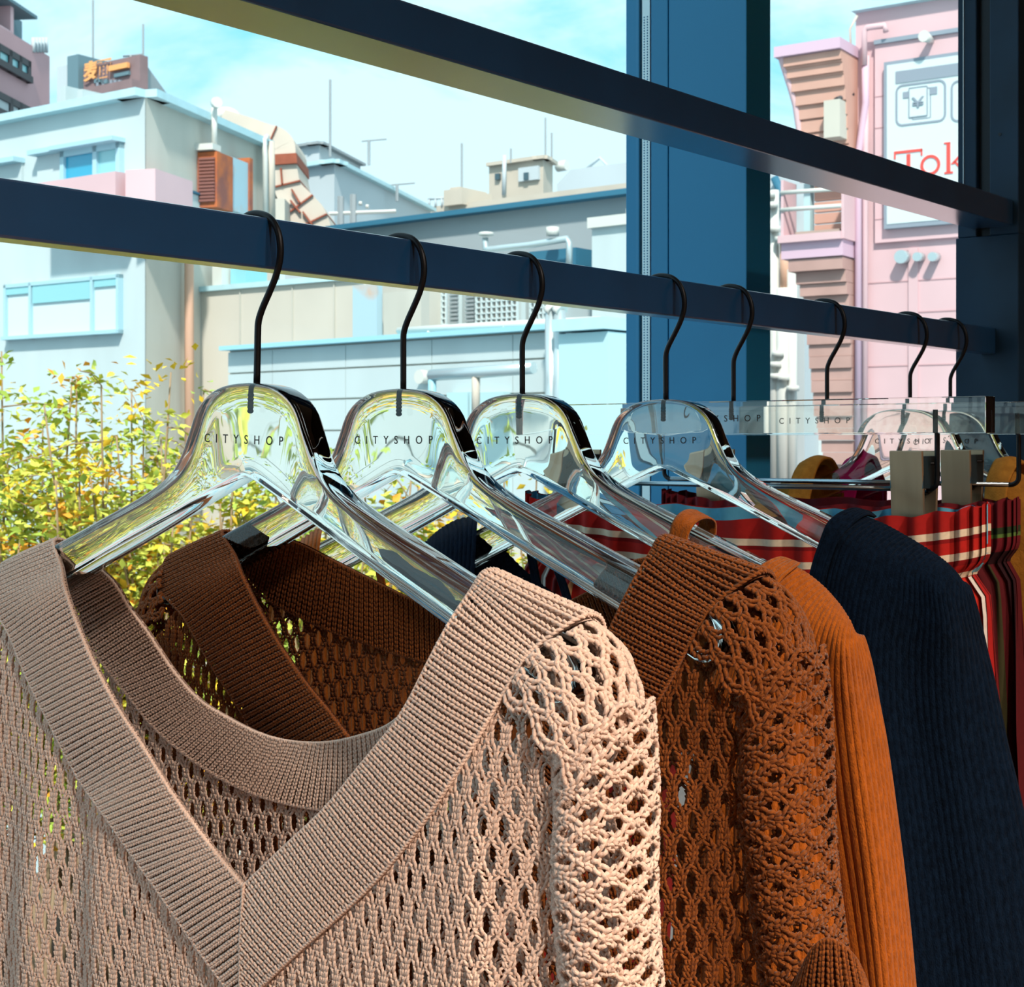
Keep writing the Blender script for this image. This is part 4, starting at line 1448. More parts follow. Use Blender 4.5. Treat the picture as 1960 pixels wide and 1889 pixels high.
def sweater(name, q, tilt, da, dz, m, label, sides=4, back=None, cuff=None):
    root = empty(name, to_world(np.array([0, 0, -.05]), q), label, 'sweater', 'open crochet V-neck sweaters')
    base_tilt = TILT[0]

    def place(P):
        P = rot_local(P, tilt - base_tilt)
        P = P + np.array([da, 0, dz])
        return to_world(P, q)

    seam = on_front(467, 1760)[0]
    if back is None:
        bk_top, bk_bot = [on_back(*p) for p in BK_TOP], [on_back(*p) for p in BK_BOT]
    else:
        def own(px, py, off=.002):
            b = -.02
            for _ in range(6):
                P = rot_local(local(px, py, q, b) - np.array([da, 0, dz]), base_tilt - tilt)
                b = float(Bback(P[0], P[2])) + off
            return rot_local(local(px, py, q, b) - np.array([da, 0, dz]), base_tilt - tilt)
        bk_top, bk_bot = [own(*p) for p in back[0]], [own(*p) for p in back[1]]
    ra_i, ra_o = .1495, .2020          # shoulder ridge, right arm (local a)
    la_i, la_o = -.1690, -.2215

    def head(ai, ao):
        zi, zo = ridge(ai) + .004, ridge(ao) + .004
        return ([(ai - .004 * np.sign(ai), -.016, zi - .020), (ai, -.009, zi - .002), (ai, .004, zi + .0015)],
                [(ao - .004 * np.sign(ao), -.018, zo - .022), (ao, -.010, zo - .002), (ao, .004, zo + .0015)])

    # --- neckband, three lengths of rib
    hi, ho = head(ra_i, ra_o)
    pR = Patch(band_grid(R_IN, R_OUT, on_front, hi, ho))
    hi, ho = head(la_i, la_o)
    pL = Patch(band_grid(L_IN, L_OUT, on_front, hi, ho)[:, ::-1])
    g = Geo()
    rib_band(g, pR, place, keep=lambda p: p[..., 0] > seam - .0004, flip=-1 if pR.normal(np.array([5.]), np.array([1.]))[0, 1] < 0 else 1)
    rib_band(g, pL, place, keep=lambda p: p[..., 0] < seam + .0004, flip=-1 if pL.normal(np.array([5.]), np.array([1.]))[0, 1] < 0 else 1)
    # mitred seam at the V point
    zs = np.arange(-.262, on_front(467, 1696)[2], .0017)
    sm = np.stack([np.stack([np.full(4, seam) + np.array([-.0006, -.0002, .0003, .0006]), Bfront(np.full(4, seam), np.full(4, z)) + .0042 + np.array([-.0006, .0004, .0004, -.0006]),
                             z + np.array([0, .0008, .0018, .0028])], -1) for z in zs])
    W = place(sm); k = in_view(W[:, 1])
    if k.any(): g.add(*tube_batch(W[k], np.array([.6, 1, 1, .6]) * .0008, 5, np.array([-1., .15, .2])))
    add_fuzz(g, 'stray_fibres', m, g.build('neckband', m, root), 7000)
    gb_ = Geo()
    hb_t = [(la_i, .002, ridge(la_i) + .004), (la_i + .002, -.012, ridge(la_i) - .004)]
    hb_b = [(la_o, .002, ridge(la_o) + .004), (la_o + .004, -.014, ridge(la_o) - .012)]
    I = [np.array(p) for p in hb_t] + bk_top
    O = [np.array(p) for p in hb_b] + bk_bot
    I += [np.array([ra_i, -.010, ridge(ra_i) - .002])]; O += [np.array([ra_o - .003, -.012, ridge(ra_o) - .010])]
    GB = np.stack([np.array(O), (np.array(O) + np.array(I)) / 2, np.array(I)], 1)
    pB = Patch(GB)
    rib_band(gb_, pB, place, flip=-1 if pB.normal(np.array([7.]), np.array([1.]))[0, 1] < 0 else 1)
    add_fuzz(gb_, 'stray_fibres', m, gb_.build('back_neckband', m, root), 3000)

    # --- outlines used to trim the open knit under the bands
    Ro = np.array([on_front(*p) for p in R_OUT]); Lo = np.array([on_front(*p) for p in L_OUT]); Bo = np.array(bk_bot)
    ro_a, ro_z = Ro[::-1, 0], Ro[::-1, 2]
    lo_a, lo_z = Lo[:, 0], Lo[:, 2]
    bo_a, bo_z = Bo[:, 0], Bo[:, 2]
    cap_edge_a = np.array([.172, .186, .200, .212]); cap_edge_z = np.array([-.098, -.115, -.128, -.130])

    def keep_front(p):
        a, z = p[..., 0], p[..., 2]
        lim = np.where(a > seam, np.interp(a, ro_a, ro_z), np.interp(a, lo_a, lo_z))
        x = np.abs(a - C0)
        lim = np.where(x > .175, np.interp(x, [.175, .19, .205, .225], [-.099, -.118, -.128, -.134]), lim)
        return z < lim + .004

    def keep_back(p):
        a, z = p[..., 0], p[..., 2]
        lim = np.where(np.abs(a - C0) < .19, np.interp(a, bo_a, bo_z), ridge(a) - .004)
        return z < lim + .003

    def s_front(a, z, w):
        return np.stack([a, Bfront(a, z) + w, z], -1)

    def s_back(a, z, w):
        return np.stack([a, Bback(a, z) + w, z], -1)

    g = Geo()
    mesh_knit(g, s_front, place, -.214, .196, -.300, -.060, .0039, .0026, .00150, .0125, .00080, keep_front, slope=.28, sides=sides)
    g.build('front_panel', m, root)
    g = Geo()
    mesh_knit(g, s_back, place, -.20, .20, -.300, -.055, .0048, .0027, .0021, .0110, .00082, keep_back, slope=-.22, sides=3)
    g.build('back_panel', m, root)

    # --- shoulder caps: stretched net with big round holes over the hanger tip
    capR = [[(1130, 1192, .001), (1080, 1214, .011), (1026, 1242, .0195), (990, 1290, .0235), (955, 1352, .027)],
            [(1164, 1225, .000), (1118, 1250, .012), (1066, 1285, .0205), (1028, 1332, .0250), (990, 1392, .0285)],
            [(1188, 1272, -.001), (1150, 1300, .011), (1104, 1338, .0195), (1066, 1386, .0250), (1030, 1442, .0285)],
            [(1200, 1332, -.002), (1172, 1360, .009), (1136, 1398, .0175), (1102, 1440, .0225), (1066, 1490, .0260)],
            [(1208, 1385, -.003), (1186, 1412, .008), (1156, 1446, .0155), (1124, 1486, .0200), (1090, 1535, .0230)]]
    G = np.array([[local(x, y, Q[0], b) for x, y, b in row] for row in capR])
    back_row = G[:, :1].copy(); back_row[:, :, 1] -= .014; back_row[:, :, 2] -= .006; back_row[:, :, 0] -= .002
    G = np.concatenate([back_row, G], 1)
    Gm = G.copy(); Gm[..., 0] = 2 * C0 - Gm[..., 0]
    for nm, GG_ in (('shoulder_cap', G), ('shoulder_cap', Gm)):
        pc = Patch(GG_)
        fl = 1 if pc.normal(np.array([2.]), np.array([3.]))[0, 1] > 0 else -1
        su = arc_table(pc, 2.5, along='u'); sv = arc_table(pc, 2.0, along='v')
        gc = Geo()
        surf = lambda a, z, w, pc=pc, su=su, sv=sv, fl=fl: map_patch(pc, np.stack([z, a, w], -1), su, sv, fl)
        mesh_knit(gc, surf, place, 0.0, sv[1][-1], 0.0, su[1][-1], .0049, .0028, .0021, .0100, .00098, None, slope=0, height=.0011, sides=5)
        cp_ = gc.build(nm, m, root)
        if cp_: add_fuzz(gc, 'stray_fibres', m, cp_, 1200)

    # --- sleeves: knitted sideways, chains run round the arm
    prof = np.array([(.192, .004), (.1955, .016), (.204, .0235), (.214, .0225), (.2225, .014), (.2265, .002), (.2255, -.010), (.218, -.020)])
    zz = [-.128, -.150, -.175, -.205, -.240, -.275, -.310]
    Gs = np.array([[(p[0] + .016 * (-.128 - z) / .1 * .45 + C0 + .010 + .0012 * math.sin(z * 160 + k), p[1] + .002 * math.sin(z * 210), z + (.024 if r_ == 0 else .010 if r_ == 1 else 0) * min(1, max(0, (k - 1) / 3))) for k, p in enumerate(prof)] for r_, z in enumerate(zz)])
    Gs[:, :, 0] += 0.0
    Gsm = Gs.copy(); Gsm[..., 0] = 2 * C0 - Gsm[..., 0]
    for nm, GG_ in (('sleeve', Gs), ('sleeve', Gsm)):
        ps = Patch(GG_)
        fl = 1 if ps.normal(np.array([2.]), np.array([2.]))[0, 1] > 0 else -1
        su = arc_table(ps, 3.0, along='u'); sv = arc_table(ps, 3.0, along='v')
        gs = Geo()
        surf = lambda a, z, w, ps=ps, su=su, sv=sv, fl=fl: map_patch(ps, np.stack([a, z, w], -1), su, sv, fl)
        mesh_knit(gs, surf, place, 0.0, su[1][-1], 0.0, sv[1][-1], .0058, .0028, .0020, .0095, .00108, None, slope=.1, height=.0014, sides=sides)
        sl_ = gs.build(nm, m, root)
        if sl_: add_fuzz(gs, 'stray_fibres', m, sl_, 1500)
    if cuff is not None:          # ribbed sleeve end folded up beside the body
        gcf = Geo()
        pcf = Patch(np.array([[local(x, y, q, b) for x, y, b in r] for r in cuff]))
        rib_band(gcf, pcf, lambda P: to_world(P, q), flip=-1 if pcf.normal(np.array([2.]), np.array([1.]))[0, 1] < 0 else 1)
        gcf.build('cuff', m, root)
    return root


sweater('crochet_sweater', Q[0], TILT[0], 0, 0, M['beige'], 'beige open crochet V-neck sweater with ribbed neckband, nearest the camera')
sweater('crochet_sweater', Q[1], 0.0, .017, .006, M['rust'], 'rust brown open crochet V-neck sweater behind the beige one', sides=4,
        back=([(476, 1004), (530, 1026), (580, 1044), (640, 1074), (700, 1104), (779, 1143), (857, 1170), (940, 1188), (1020, 1180), (1090, 1152), (1150, 1120), (1196, 1080)],
              [(446, 1094), (500, 1140), (560, 1174), (625, 1205), (700, 1232), (780, 1258), (860, 1276), (940, 1288), (1040, 1284), (1120, 1258), (1190, 1220), (1250, 1165)]),
        cuff=[[(1512, 1990, .034), (1500, 1930, .036), (1532, 1868, .036)], [(1545, 1990, .040), (1540, 1900, .042), (1556, 1820, .042)], [(1590, 1990, .040), (1580, 1900, .042), (1580, 1798, .042)],
              [(1630, 1990, .036), (1620, 1910, .038), (1606, 1806, .038)], [(1664, 1990, .028), (1654, 1920, .030), (1636, 1836, .030)], [(1680, 2000, .016), (1672, 1940, .018), (1656, 1880, .018)]])

# ------------------------------------------------------------------ other garments
def gl(rows, q):
    return np.array([[local(x, y, q, b) for x, y, b in r] for r in rows])


def cloth(name, patch, to_w, m, parent, nu=120, nv=160, rib=0.0, pitch=0.004, along='u', thick=0.0, flip=None, uvlen=False):
    """dense cloth mesh over a patch; ribs (raised columns) run along u, spaced along v"""
    u = np.linspace(0, patch.R - 1, nu); v = np.linspace(0, patch.C - 1, nv)
    U, V = np.meshgrid(u, v, indexing='ij')
    P = patch.at(U, V)
    if rib:
        n = patch.normal(U, V)
        if flip is None:
            c = patch.normal(np.array([(patch.R - 1) / 2]), np.array([(patch.C - 1) / 2]))[0]
            flip = 1 if c[1] > 0 else -1
        t, s = arc_table(patch, (patch.R - 1) * .55, along='v')
        S = np.interp(V, t, s)
        prof = np.abs(np.sin(math.pi * S / pitch)) ** 0.6
        e = .05
        loc = np.linalg.norm(patch.at(U, V + e) - patch.at(U, V - e), axis=-1) / (2 * e)
        nom = np.interp(V, t, np.gradient(s, t))
        rib = rib * np.clip((loc / (nom + 1e-9) - .25) / .5, 0, 1)
        P = P + flip * n * ((prof - .5) * rib)[..., None]
    W = to_w(P)
    idx = np.arange(U.size).reshape(U.shape)
    F = np.stack([idx[:-1, :-1], idx[1:, :-1], idx[1:, 1:], idx[:-1, 1:]], -1).reshape(-1, 4)
    me = mesh_np(name, W.reshape(-1, 3), F, True)
    o = link(name, me, m, parent)
    if thick:
        md = o.modifiers.new('thickness', 'SOLIDIFY'); md.thickness = thick; md.offset = 0
    return o


def at_q(q):
    return lambda P: to_world(P, q)


def ribbon(name, path, q, width, m, parent, n=40, thick=.0012):
    """strap: centre line of image points (px, py, b), width along the hanger arm direction"""
    c = catmull([local(x, y, q, b) for x, y, b in path], n)
    wdir = np.array([1.0, 0.0, -.42]); wdir /= np.linalg.norm(wdir)
    G = np.stack([c - wdir * width / 2, c, c + wdir * width / 2], 1)
    return cloth(name, Patch(G), at_q(q), m, parent, 60, 10, rib=.0006, pitch=.0022, thick=thick)


# --- orange ribbed top on the third hanger
q = Q[2]
og = empty('ribbed_top', to_world(np.array([0, 0, -.05]), q), 'burnt orange fine ribbed knit top between the rust sweater and navy top', 'top', 'fine ribbed knit tops')
rows = [[(1512, 1080, -.014), (1550, 1104, -.015), (1585, 1134, -.016), (1610, 1165, -.017), (1626, 1192, -.018), (1636, 1212, -.020)],
        [(1500, 1076, .001), (1540, 1098, .001), (1576, 1128, .001), (1604, 1158, .003), (1626, 1188, .003), (1642, 1218, -.003)],
        [(1462, 1092, .013), (1498, 1126, .016), (1540, 1166, .016), (1582, 1206, .017), (1620, 1236, .015), (1656, 1270, -.002)],
        [(1436, 1124, .019), (1470, 1175, .024), (1515, 1232, .025), (1568, 1280, .018), (1624, 1305, .014), (1670, 1345, -.008)],
        [(1390, 1230, .026), (1432, 1295, .030), (1492, 1345, .030), (1566, 1385, .013), (1634, 1395, .010), (1684, 1420, -.008)],
        [(1340, 1390, .031), (1400, 1450, .034), (1480, 1500, .033), (1578, 1528, .012), (1650, 1522, .011), (1701, 1540, -.008)],
        [(1300, 1600, .034), (1390, 1650, .037), (1490, 1680, .035), (1602, 1694, .012), (1672, 1690, .012), (1721, 1700, -.008)],
        [(1285, 1820, .036), (1390, 1850, .039), (1505, 1860, .037), (1626, 1865, .014), (1690, 1860, .012), (1737, 1862, -.008)],
        [(1280, 2010, .036), (1390, 2020, .039), (1520, 2030, .037), (1642, 2030, .014), (1704, 2030, .012), (1751, 2030, -.008)]]


def wrap_back(G):
    """continue the last (silhouette) column round to the back of the garment"""
    e = G[:, -1]
    return np.concatenate([G, (e + np.array([-.003, -.014, -.003]))[:, None], (e + np.array([-.016, -.026, -.006]))[:, None]], 1)


cloth('front_and_sleeve', Patch(wrap_back(gl(rows, q))), at_q(q), M['orange'], og, 190, 400, rib=.0011, pitch=.0044, thick=0)
# neck binding with its seam
nb = [[(1512, 1074, -.012), (1530, 1080, -.012)], [(1490, 1069, .003), (1526, 1084, .004)], [(1458, 1084, .016), (1494, 1112, .018)], [(1434, 1116, .021), (1462, 1158, .025)], [(1392, 1222, .029), (1420, 1268, .032)], [(1342, 1384, .034), (1372, 1420, .036)]]
cloth('neck_binding', Patch(gl(nb, q)), at_q(q), M['orange'], og, 120, 24, rib=.0008, pitch=.0022, thick=.002)
# far shoulder, back neck and hanger loops
rows = [[(618, 1008, -.014), (602, 1016, -.016), (574, 1036, -.018), (548, 1062, -.02)], [(618, 1010, .002), (602, 1018, .002), (574, 1038, .002), (548, 1064, .002)],
        [(612, 1040, .020), (598, 1050, .020), (570, 1066, .020), (530, 1090, .020)], [(600, 1160, .026), (590, 1170, .026), (560, 1180, .026), (510, 1190, .026)]]
cloth('far_shoulder', Patch(gl(rows, q)), at_q(q), M['orange'], og, 40, 90, rib=.0014, pitch=.0046)
rows = [[(604, 1030, -.014), (648, 1084, -.020), (712, 1150, -.022), (800, 1230, -.024), (900, 1250, -.024), (1100, 1250, -.024), (1300, 1190, -.022), (1440, 1110, -.018)],
        [(590, 1080, -.018), (630, 1140, -.022), (690, 1210, -.024), (790, 1280, -.026), (900, 1300, -.026), (1100, 1300, -.026), (1300, 1230, -.024), (1460, 1150, -.018)],
        [(560, 1400, -.02), (640, 1420, -.024), (690, 1430, -.026), (780, 1440, -.028), (900, 1440, -.028), (1100, 1440, -.028), (1300, 1440, -.026), (1480, 1440, -.018)]]
cloth('back_panel', Patch(gl(rows, q)), at_q(q), M['orange'], og, 60, 260, rib=.0014, pitch=.0046)
ribbon('hanger_loop', [(722, 1050, -.004), (726, 1090, -.006), (736, 1150, -.010), (745, 1230, -.015)], q, .0075, M['orange'], og)
ribbon('hanger_loop', [(1300, 1100, .0175), (1296, 1060, .0170), (1300, 1022, .0165), (1310, 999, .0140), (1326, 986, .0060), (1344, 985, -.0060), (1354, 996, -.0130), (1352, 1030, -.0150), (1345, 1080, -.016)], q, .0118, M['orange'], og)

# --- navy ribbed top on the fourth hanger
q = Q[3]
nv_ = empty('ribbed_top', to_world(np.array([0, 0, -.05]), q), 'dark navy ribbed knit top in front of the red striped skirt', 'top', 'fine ribbed knit tops')
rows = [[(1652, 986, -.014), (1700, 1009, -.015), (1750, 1038, -.016), (1796, 1068, -.018), (1824, 1092, -.019), (1840, 1110, -.020)],
        [(1630, 982, .001), (1684, 1003, .001), (1738, 1032, .001), (1788, 1062, .003), (1824, 1090, .003), (1850, 1122, -.003)],
        [(1594, 1004, .014), (1640, 1034, .017), (1698, 1066, .018), (1756, 1096, .018), (1808, 1128, .016), (1864, 1170, -.001)],
        [(1576, 1040, .020), (1616, 1080, .024), (1680, 1130, .027), (1752, 1170, .022), (1818, 1203, .016), (1880, 1240, -.009)],
        [(1554, 1110, .026), (1600, 1160, .030), (1664, 1215, .033), (1742, 1260, .022), (1822, 1296, .013), (1896, 1310, -.009)],
        [(1530, 1240, .030), (1590, 1290, .034), (1660, 1340, .037), (1748, 1380, .022), (1832, 1415, .013), (1918, 1420, -.009)],
        [(1510, 1450, .034), (1590, 1490, .038), (1680, 1520, .040), (1770, 1550, .024), (1856, 1568, .014), (1950, 1560, -.009)],
        [(1500, 1720, .036), (1600, 1740, .040), (1700, 1760, .042), (1800, 1770, .026), (1888, 1780, .015), (1990, 1780, -.009)],
        [(1500, 2020, .036), (1610, 2030, .040), (1720, 2030, .042), (1830, 2030, .026), (1918, 2030, .015), (2030, 2030, -.009)]]
cloth('front_and_sleeve', Patch(wrap_back(gl(rows, q))), at_q(q), M['navy'], nv_, 190, 400, rib=.0007, pitch=.0042)
nb = [[(1664, 980, -.013), (1676, 990, -.013)], [(1628, 975, .003), (1654, 988, .004)], [(1590, 996, .017), (1616, 1020, .019)], [(1571, 1036, .023), (1592, 1062, .025)], [(1550, 1106, .029), (1570, 1134, .031)], [(1526, 1236, .033), (1546, 1262, .035)]]
cloth('neck_binding', Patch(gl(nb, q)), at_q(q), M['navy'], nv_, 120, 20, rib=.0006, pitch=.002, thick=.002)
rows = [[(912, 984, -.014), (896, 990, -.016), (868, 998, -.018), (838, 1016, -.02), (812, 1040, -.024)], [(914, 986, .002), (898, 992, .002), (872, 1000, .002), (842, 1018, .002), (812, 1042, .0)],
        [(912, 1018, .022), (898, 1026, .022), (878, 1036, .022), (845, 1052, .020), (808, 1074, .014)], [(905, 1140, .028), (890, 1150, .028), (870, 1160, .028), (838, 1170, .026), (800, 1180, .018)]]
cloth('far_shoulder', Patch(gl(rows, q)), at_q(q), M['navy'], nv_, 40, 90, rib=.0012, pitch=.005)
rows = [[(905, 1010, -.014), (955, 1042, -.020), (1010, 1095, -.022), (1080, 1145, -.024), (1200, 1190, -.026), (1350, 1190, -.026), (1480, 1150, -.024), (1570, 1090, -.018)],
        [(890, 1060, -.016), (930, 1090, -.022), (985, 1135, -.024), (1070, 1190, -.026), (1200, 1235, -.028), (1350, 1235, -.028), (1490, 1190, -.026), (1585, 1130, -.018)],
        [(880, 1400, -.018), (930, 1410, -.024), (985, 1420, -.026), (1070, 1430, -.028), (1200, 1430, -.03), (1350, 1430, -.03), (1490, 1430, -.028), (1600, 1430, -.02)]]
cloth('back_panel', Patch(gl(rows, q)), at_q(q), M['navy'], nv_, 60, 260, rib=.0012, pitch=.005)
ribbon('hanger_loop', [(1012, 1000, -.006), (1016, 1050, -.006), (1024, 1100, -.010), (1040, 1170, -.016)], q, .0095, M['navy'], nv_)
ribbon('hanger_loop', [(1046, 1040, .004), (1062, 1080, .002), (1078, 1120, -.004), (1095, 1180, -.012)], q, .0095, M['navy'], nv_)


# --- skirts on the clip hangers
def uv_mat(name, base, stripes, axis, rough=.85, var=.15, repeat=1.0):
    """cloth colour laid out along one UV axis: stripes = [(start, colour), ...] within one repeat"""
    m = bpy.data.materials.new(name); m.use_nodes = True
    t = m.node_tree; b = t.nodes['Principled BSDF']
    b.inputs['Roughness'].default_value = rough; b.inputs['Specular IOR Level'].default_value = .2
    uv = t.nodes.new('ShaderNodeUVMap'); uv.uv_map = 'UVMap'
    sep = t.nodes.new('ShaderNodeSeparateXYZ')
    t.links.new(uv.outputs['UV'], sep.inputs[0])
    mu = t.nodes.new('ShaderNodeMath'); mu.operation = 'MULTIPLY'; mu.inputs[1].default_value = repeat
    t.links.new(sep.outputs['X' if axis == 'u' else 'Y'], mu.inputs[0])
    fr_ = t.nodes.new('ShaderNodeMath'); fr_.operation = 'FRACT'
    t.links.new(mu.outputs[0], fr_.inputs[0])
    r = t.nodes.new('ShaderNodeValToRGB'); r.color_ramp.interpolation = 'CONSTANT'
    e = r.color_ramp.elements
    while len(e) > 1: e.remove(e[-1])
    e[0].position = 0.0; e[0].color = (*hexc(base), 1)
    for pos, c in stripes:
        k = e.new(pos); k.color = (*hexc(c), 1)
    t.links.new(fr_.outputs[0], r.inputs['Fac'])
    tc = t.nodes.new('ShaderNodeTexCoord')
    n = t.nodes.new('ShaderNodeTexNoise'); n.inputs['Scale'].default_value = 260
    t.links.new(tc.outputs['Object'], n.inputs['Vector'])
    mx = t.nodes.new('ShaderNodeMix'); mx.data_type = 'RGBA'; mx.blend_type = 'MULTIPLY'; mx.inputs['Factor'].default_value = var * 2
    t.links.new(r.outputs['Color'], mx.inputs['A']); t.links.new(n.outputs['Fac'], mx.inputs['B'])
    t.links.new(mx.outputs['Result'], b.inputs['Base Color'])
    return m


def skirt(q, A, Bd, zt, m_waist, m_body, m_lining, label, sag=.015, wh=.047, waves=46):
    root = empty('gathered_skirt', to_world(np.array([0, 0, zt]), q), label, 'skirt', 'gathered skirts on clip hangers')
    n = 560
    th = np.linspace(0, 2 * math.pi, n)
    def ring(v, inset=0.0):
        """v metres below the waist edge"""
        k = min(1, v / wh)
        gather = .0026 * np.sin(th * waves + 1.5 * np.sin(th * 5)) * (1 if v < wh else max(.4, 1 - (v - wh) / .1))
        fold = (.010 * np.sin(th * 9 + 1) + .006 * np.sin(th * 17)) * np.clip((v - wh) / .12, 0, 1)
        flare = 1 + .10 * np.clip((v - wh) / .3, 0, 1)
        neck = 1 - .05 * math.exp(-((v - wh) / .008) ** 2)
        a = A * flare * neck * np.sign(np.cos(th)) * np.abs(np.cos(th)) ** .8
        b = (Bd + .03 * np.clip((v - wh) / .3, 0, 1)) * np.sin(th) + (gather + fold) * np.sign(np.sin(th))
        b = b - inset * np.sign(np.sin(th))
        s = sag * np.abs(np.sin(th)) ** 1.5 * np.where(np.sin(th) > 0, 1, .6)
        z = zt - s - v + .0012 * np.sin(th * waves * .5) * (v < .002)
        return np.column_stack([a, b, z])
    arc = th / (2 * math.pi)
    def sheet(name, vs, m, inset=0.0):
        G = np.array([ring(v, inset) for v in vs])
        W = to_world(G, q)
        R_ = len(vs)
        idx = np.arange(R_ * n).reshape(R_, n)
        F = np.stack([idx[:-1, :-1], idx[1:, :-1], idx[1:, 1:], idx[:-1, 1:]], -1).reshape(-1, 4)
        me = mesh_np(name, W.reshape(-1, 3), F, True)
        uvl = me.uv_layers.new(name='UVMap')
        UV = np.stack([np.broadcast_to(arc, (R_, n)), np.broadcast_to((np.array(vs) / wh)[:, None], (R_, n))], -1).reshape(-1, 2)
        uvl.data.foreach_set('uv', UV[F.ravel()].astype(np.float32).ravel())
        return link(name, me, m, root)
    sheet('waistband', list(np.linspace(0, wh, 22)), m_waist)
    sheet('skirt_body', list(np.linspace(wh, .46, 34)), m_body)
    sheet('lining', list(np.linspace(.0006, wh * .96, 8)), m_lining, .0016)
    return root


RED, WHT = 'A81E1C', 'E8D8C0'
m_w1 = uv_mat('red_waist_stripes', RED, [(.28, WHT), (.38, '8A1618'), (.44, 'B8221C'), (.60, WHT), (.70, '8A1618'), (.78, 'B0201C'), (.90, WHT), (.985, RED)], 'v')
m_b1 = uv_mat('red_vertical_stripes', RED, [(.14, 'D8D2CC'), (.32, 'C02A1C'), (.58, 'D9A878'), (.63, 'A01A1A'), (.86, '6A1216')], 'u', repeat=13)
m_l1 = uv_mat('blue_lining', '5FAFD2', [(.55, '4C93BC'), (.70, '6AB8D8')], 'v', var=.1)
m_w2 = uv_mat('maroon_waist', '6A1622', [(.42, '2A3A22'), (.52, '5A7A3A'), (.58, '6A1622'), (.80, '2B0E16')], 'v')
m_b2 = uv_mat('maroon_plaid', '541018', [(.2, '2B0E16'), (.5, '541018'), (.7, '3C3A22'), (.82, '541018')], 'u', repeat=11)
m_l2 = uv_mat('maroon_lining', '5A1420', [(.5, '401018')], 'v')
skirt(Q[4], .190, .030, -.0385, m_w1, m_b1, m_l1, 'red skirt with white stripes and blue lining on metal clips')
skirt(Q[5], .155, .026, -.0400, m_w2, m_b2, m_l2, 'dark maroon plaid skirt hanging behind the red striped one', sag=.008)


# --- folded-collar garments at the end of the rail
def jacket(name, q, m, label, neck, ztop, fall=.30, mcuff=None):
    root = empty(name, to_world(np.array([0, 0, -.05]), q), label, 'jacket')
    for s in (-1, 1):
        cols_ = []
        for a in np.linspace(neck, .236, 7):
            zr = ztop - (a - neck) * .40 - .5 * max(0, a - .20)
            wob = .004 * math.sin(a * 90)
            f = 1 - .55 * max(0, (a - .19) / .046)
            cols_.append([(s * (a + .012), .040 * f, zr - fall), (s * (a + .006), (.037 + wob) * f, zr - .10), (s * a, .030 * f, zr - .030), (s * a, .016 * f, zr - .006), (s * a, 0, zr),
                          (s * a, -.016 * f, zr - .006), (s * a, -.030 * f, zr - .030), (s * (a + .006), -.037 * f, zr - .10), (s * (a + .012), -.040 * f, zr - fall)])
        G = np.array(cols_).transpose(1, 0, 2)
        cloth('shoulder', Patch(G), at_q(q), m, root, 80, 60, rib=.0007, pitch=.0035)
        # stand collar rolled along the neck edge
        c0 = np.array(cols_[0])
        out = c0 + np.array([s * .016, 0, 0]); out[:, 1] *= 1.22; out[1:-1, 2] += .003
        top = c0 + np.array([-s * .004, 0, 0]); top[1:-1, 2] += .006
        cloth('collar', Patch(np.stack([top, (top + out) / 2 + np.array([0, 0, .003]), out], 1)), at_q(q), m, root, 70, 14, thick=.003)
    return root


jacket('mustard_jacket', Q[6], M['mustard'], 'mustard tan jacket collar behind the clip hangers', .084, -.020)
jacket('magenta_jacket', Q[7], M['magenta'], 'magenta jacket collar hanging last before the post', .082, -.018)

# ------------------------------------------------------------------ shrubs outside the window
for k_, c_ in dict(leaf_lime='CFD35A', leaf_gold='EBC53C', leaf_green='A0B84E', leaf_orange='EDA83C').items():
    M[k_] = mat(k_, c_, rough=.6, spec=.2)
M['twig'] = mat('twig_bark', 'A58D70', rough=.9)
M['planter'] = mat('planter_concrete', 'B5B3AA', rough=.9)


def leaf_cloud(centres, axes, size, per):
    """small folded pointed leaves: (n*per) leaves of 6 verts, 4 triangles as quads"""
    n = len(centres) * per
    c = np.repeat(centres, per, 0) + RNG.normal(0, 1, (n, 3)) * np.array([.028, .028, .018])
    d = RNG.normal(0, 1, (n, 3)); d[:, 2] *= .5
    d /= np.linalg.norm(d, axis=1)[:, None]
    w = np.cross(d, RNG.normal(0, .5, (n, 3)) + np.array([0, 0, 1.])); w /= np.linalg.norm(w, axis=1)[:, None] + 1e-9
    nn = np.cross(w, d)
    L = size * RNG.uniform(.7, 1.25, (n, 1)); Wd = L * .27
    p0 = c; p1 = c + d * L * .45 + w * Wd + nn * L * .10; p2 = c + d * L; p3 = c + d * L * .45 - w * Wd + nn * L * .10; pm = c + d * L * .5
    V = np.stack([p0, p1, p2, p3, pm], 1).reshape(-1, 3)
    b = np.arange(n) * 5
    F = np.concatenate([np.stack([b, b + 1, b + 4], 1), np.stack([b + 1, b + 2, b + 4], 1), np.stack([b + 2, b + 3, b + 4], 1), np.stack([b + 3, b, b + 4], 1)])
    return V, F


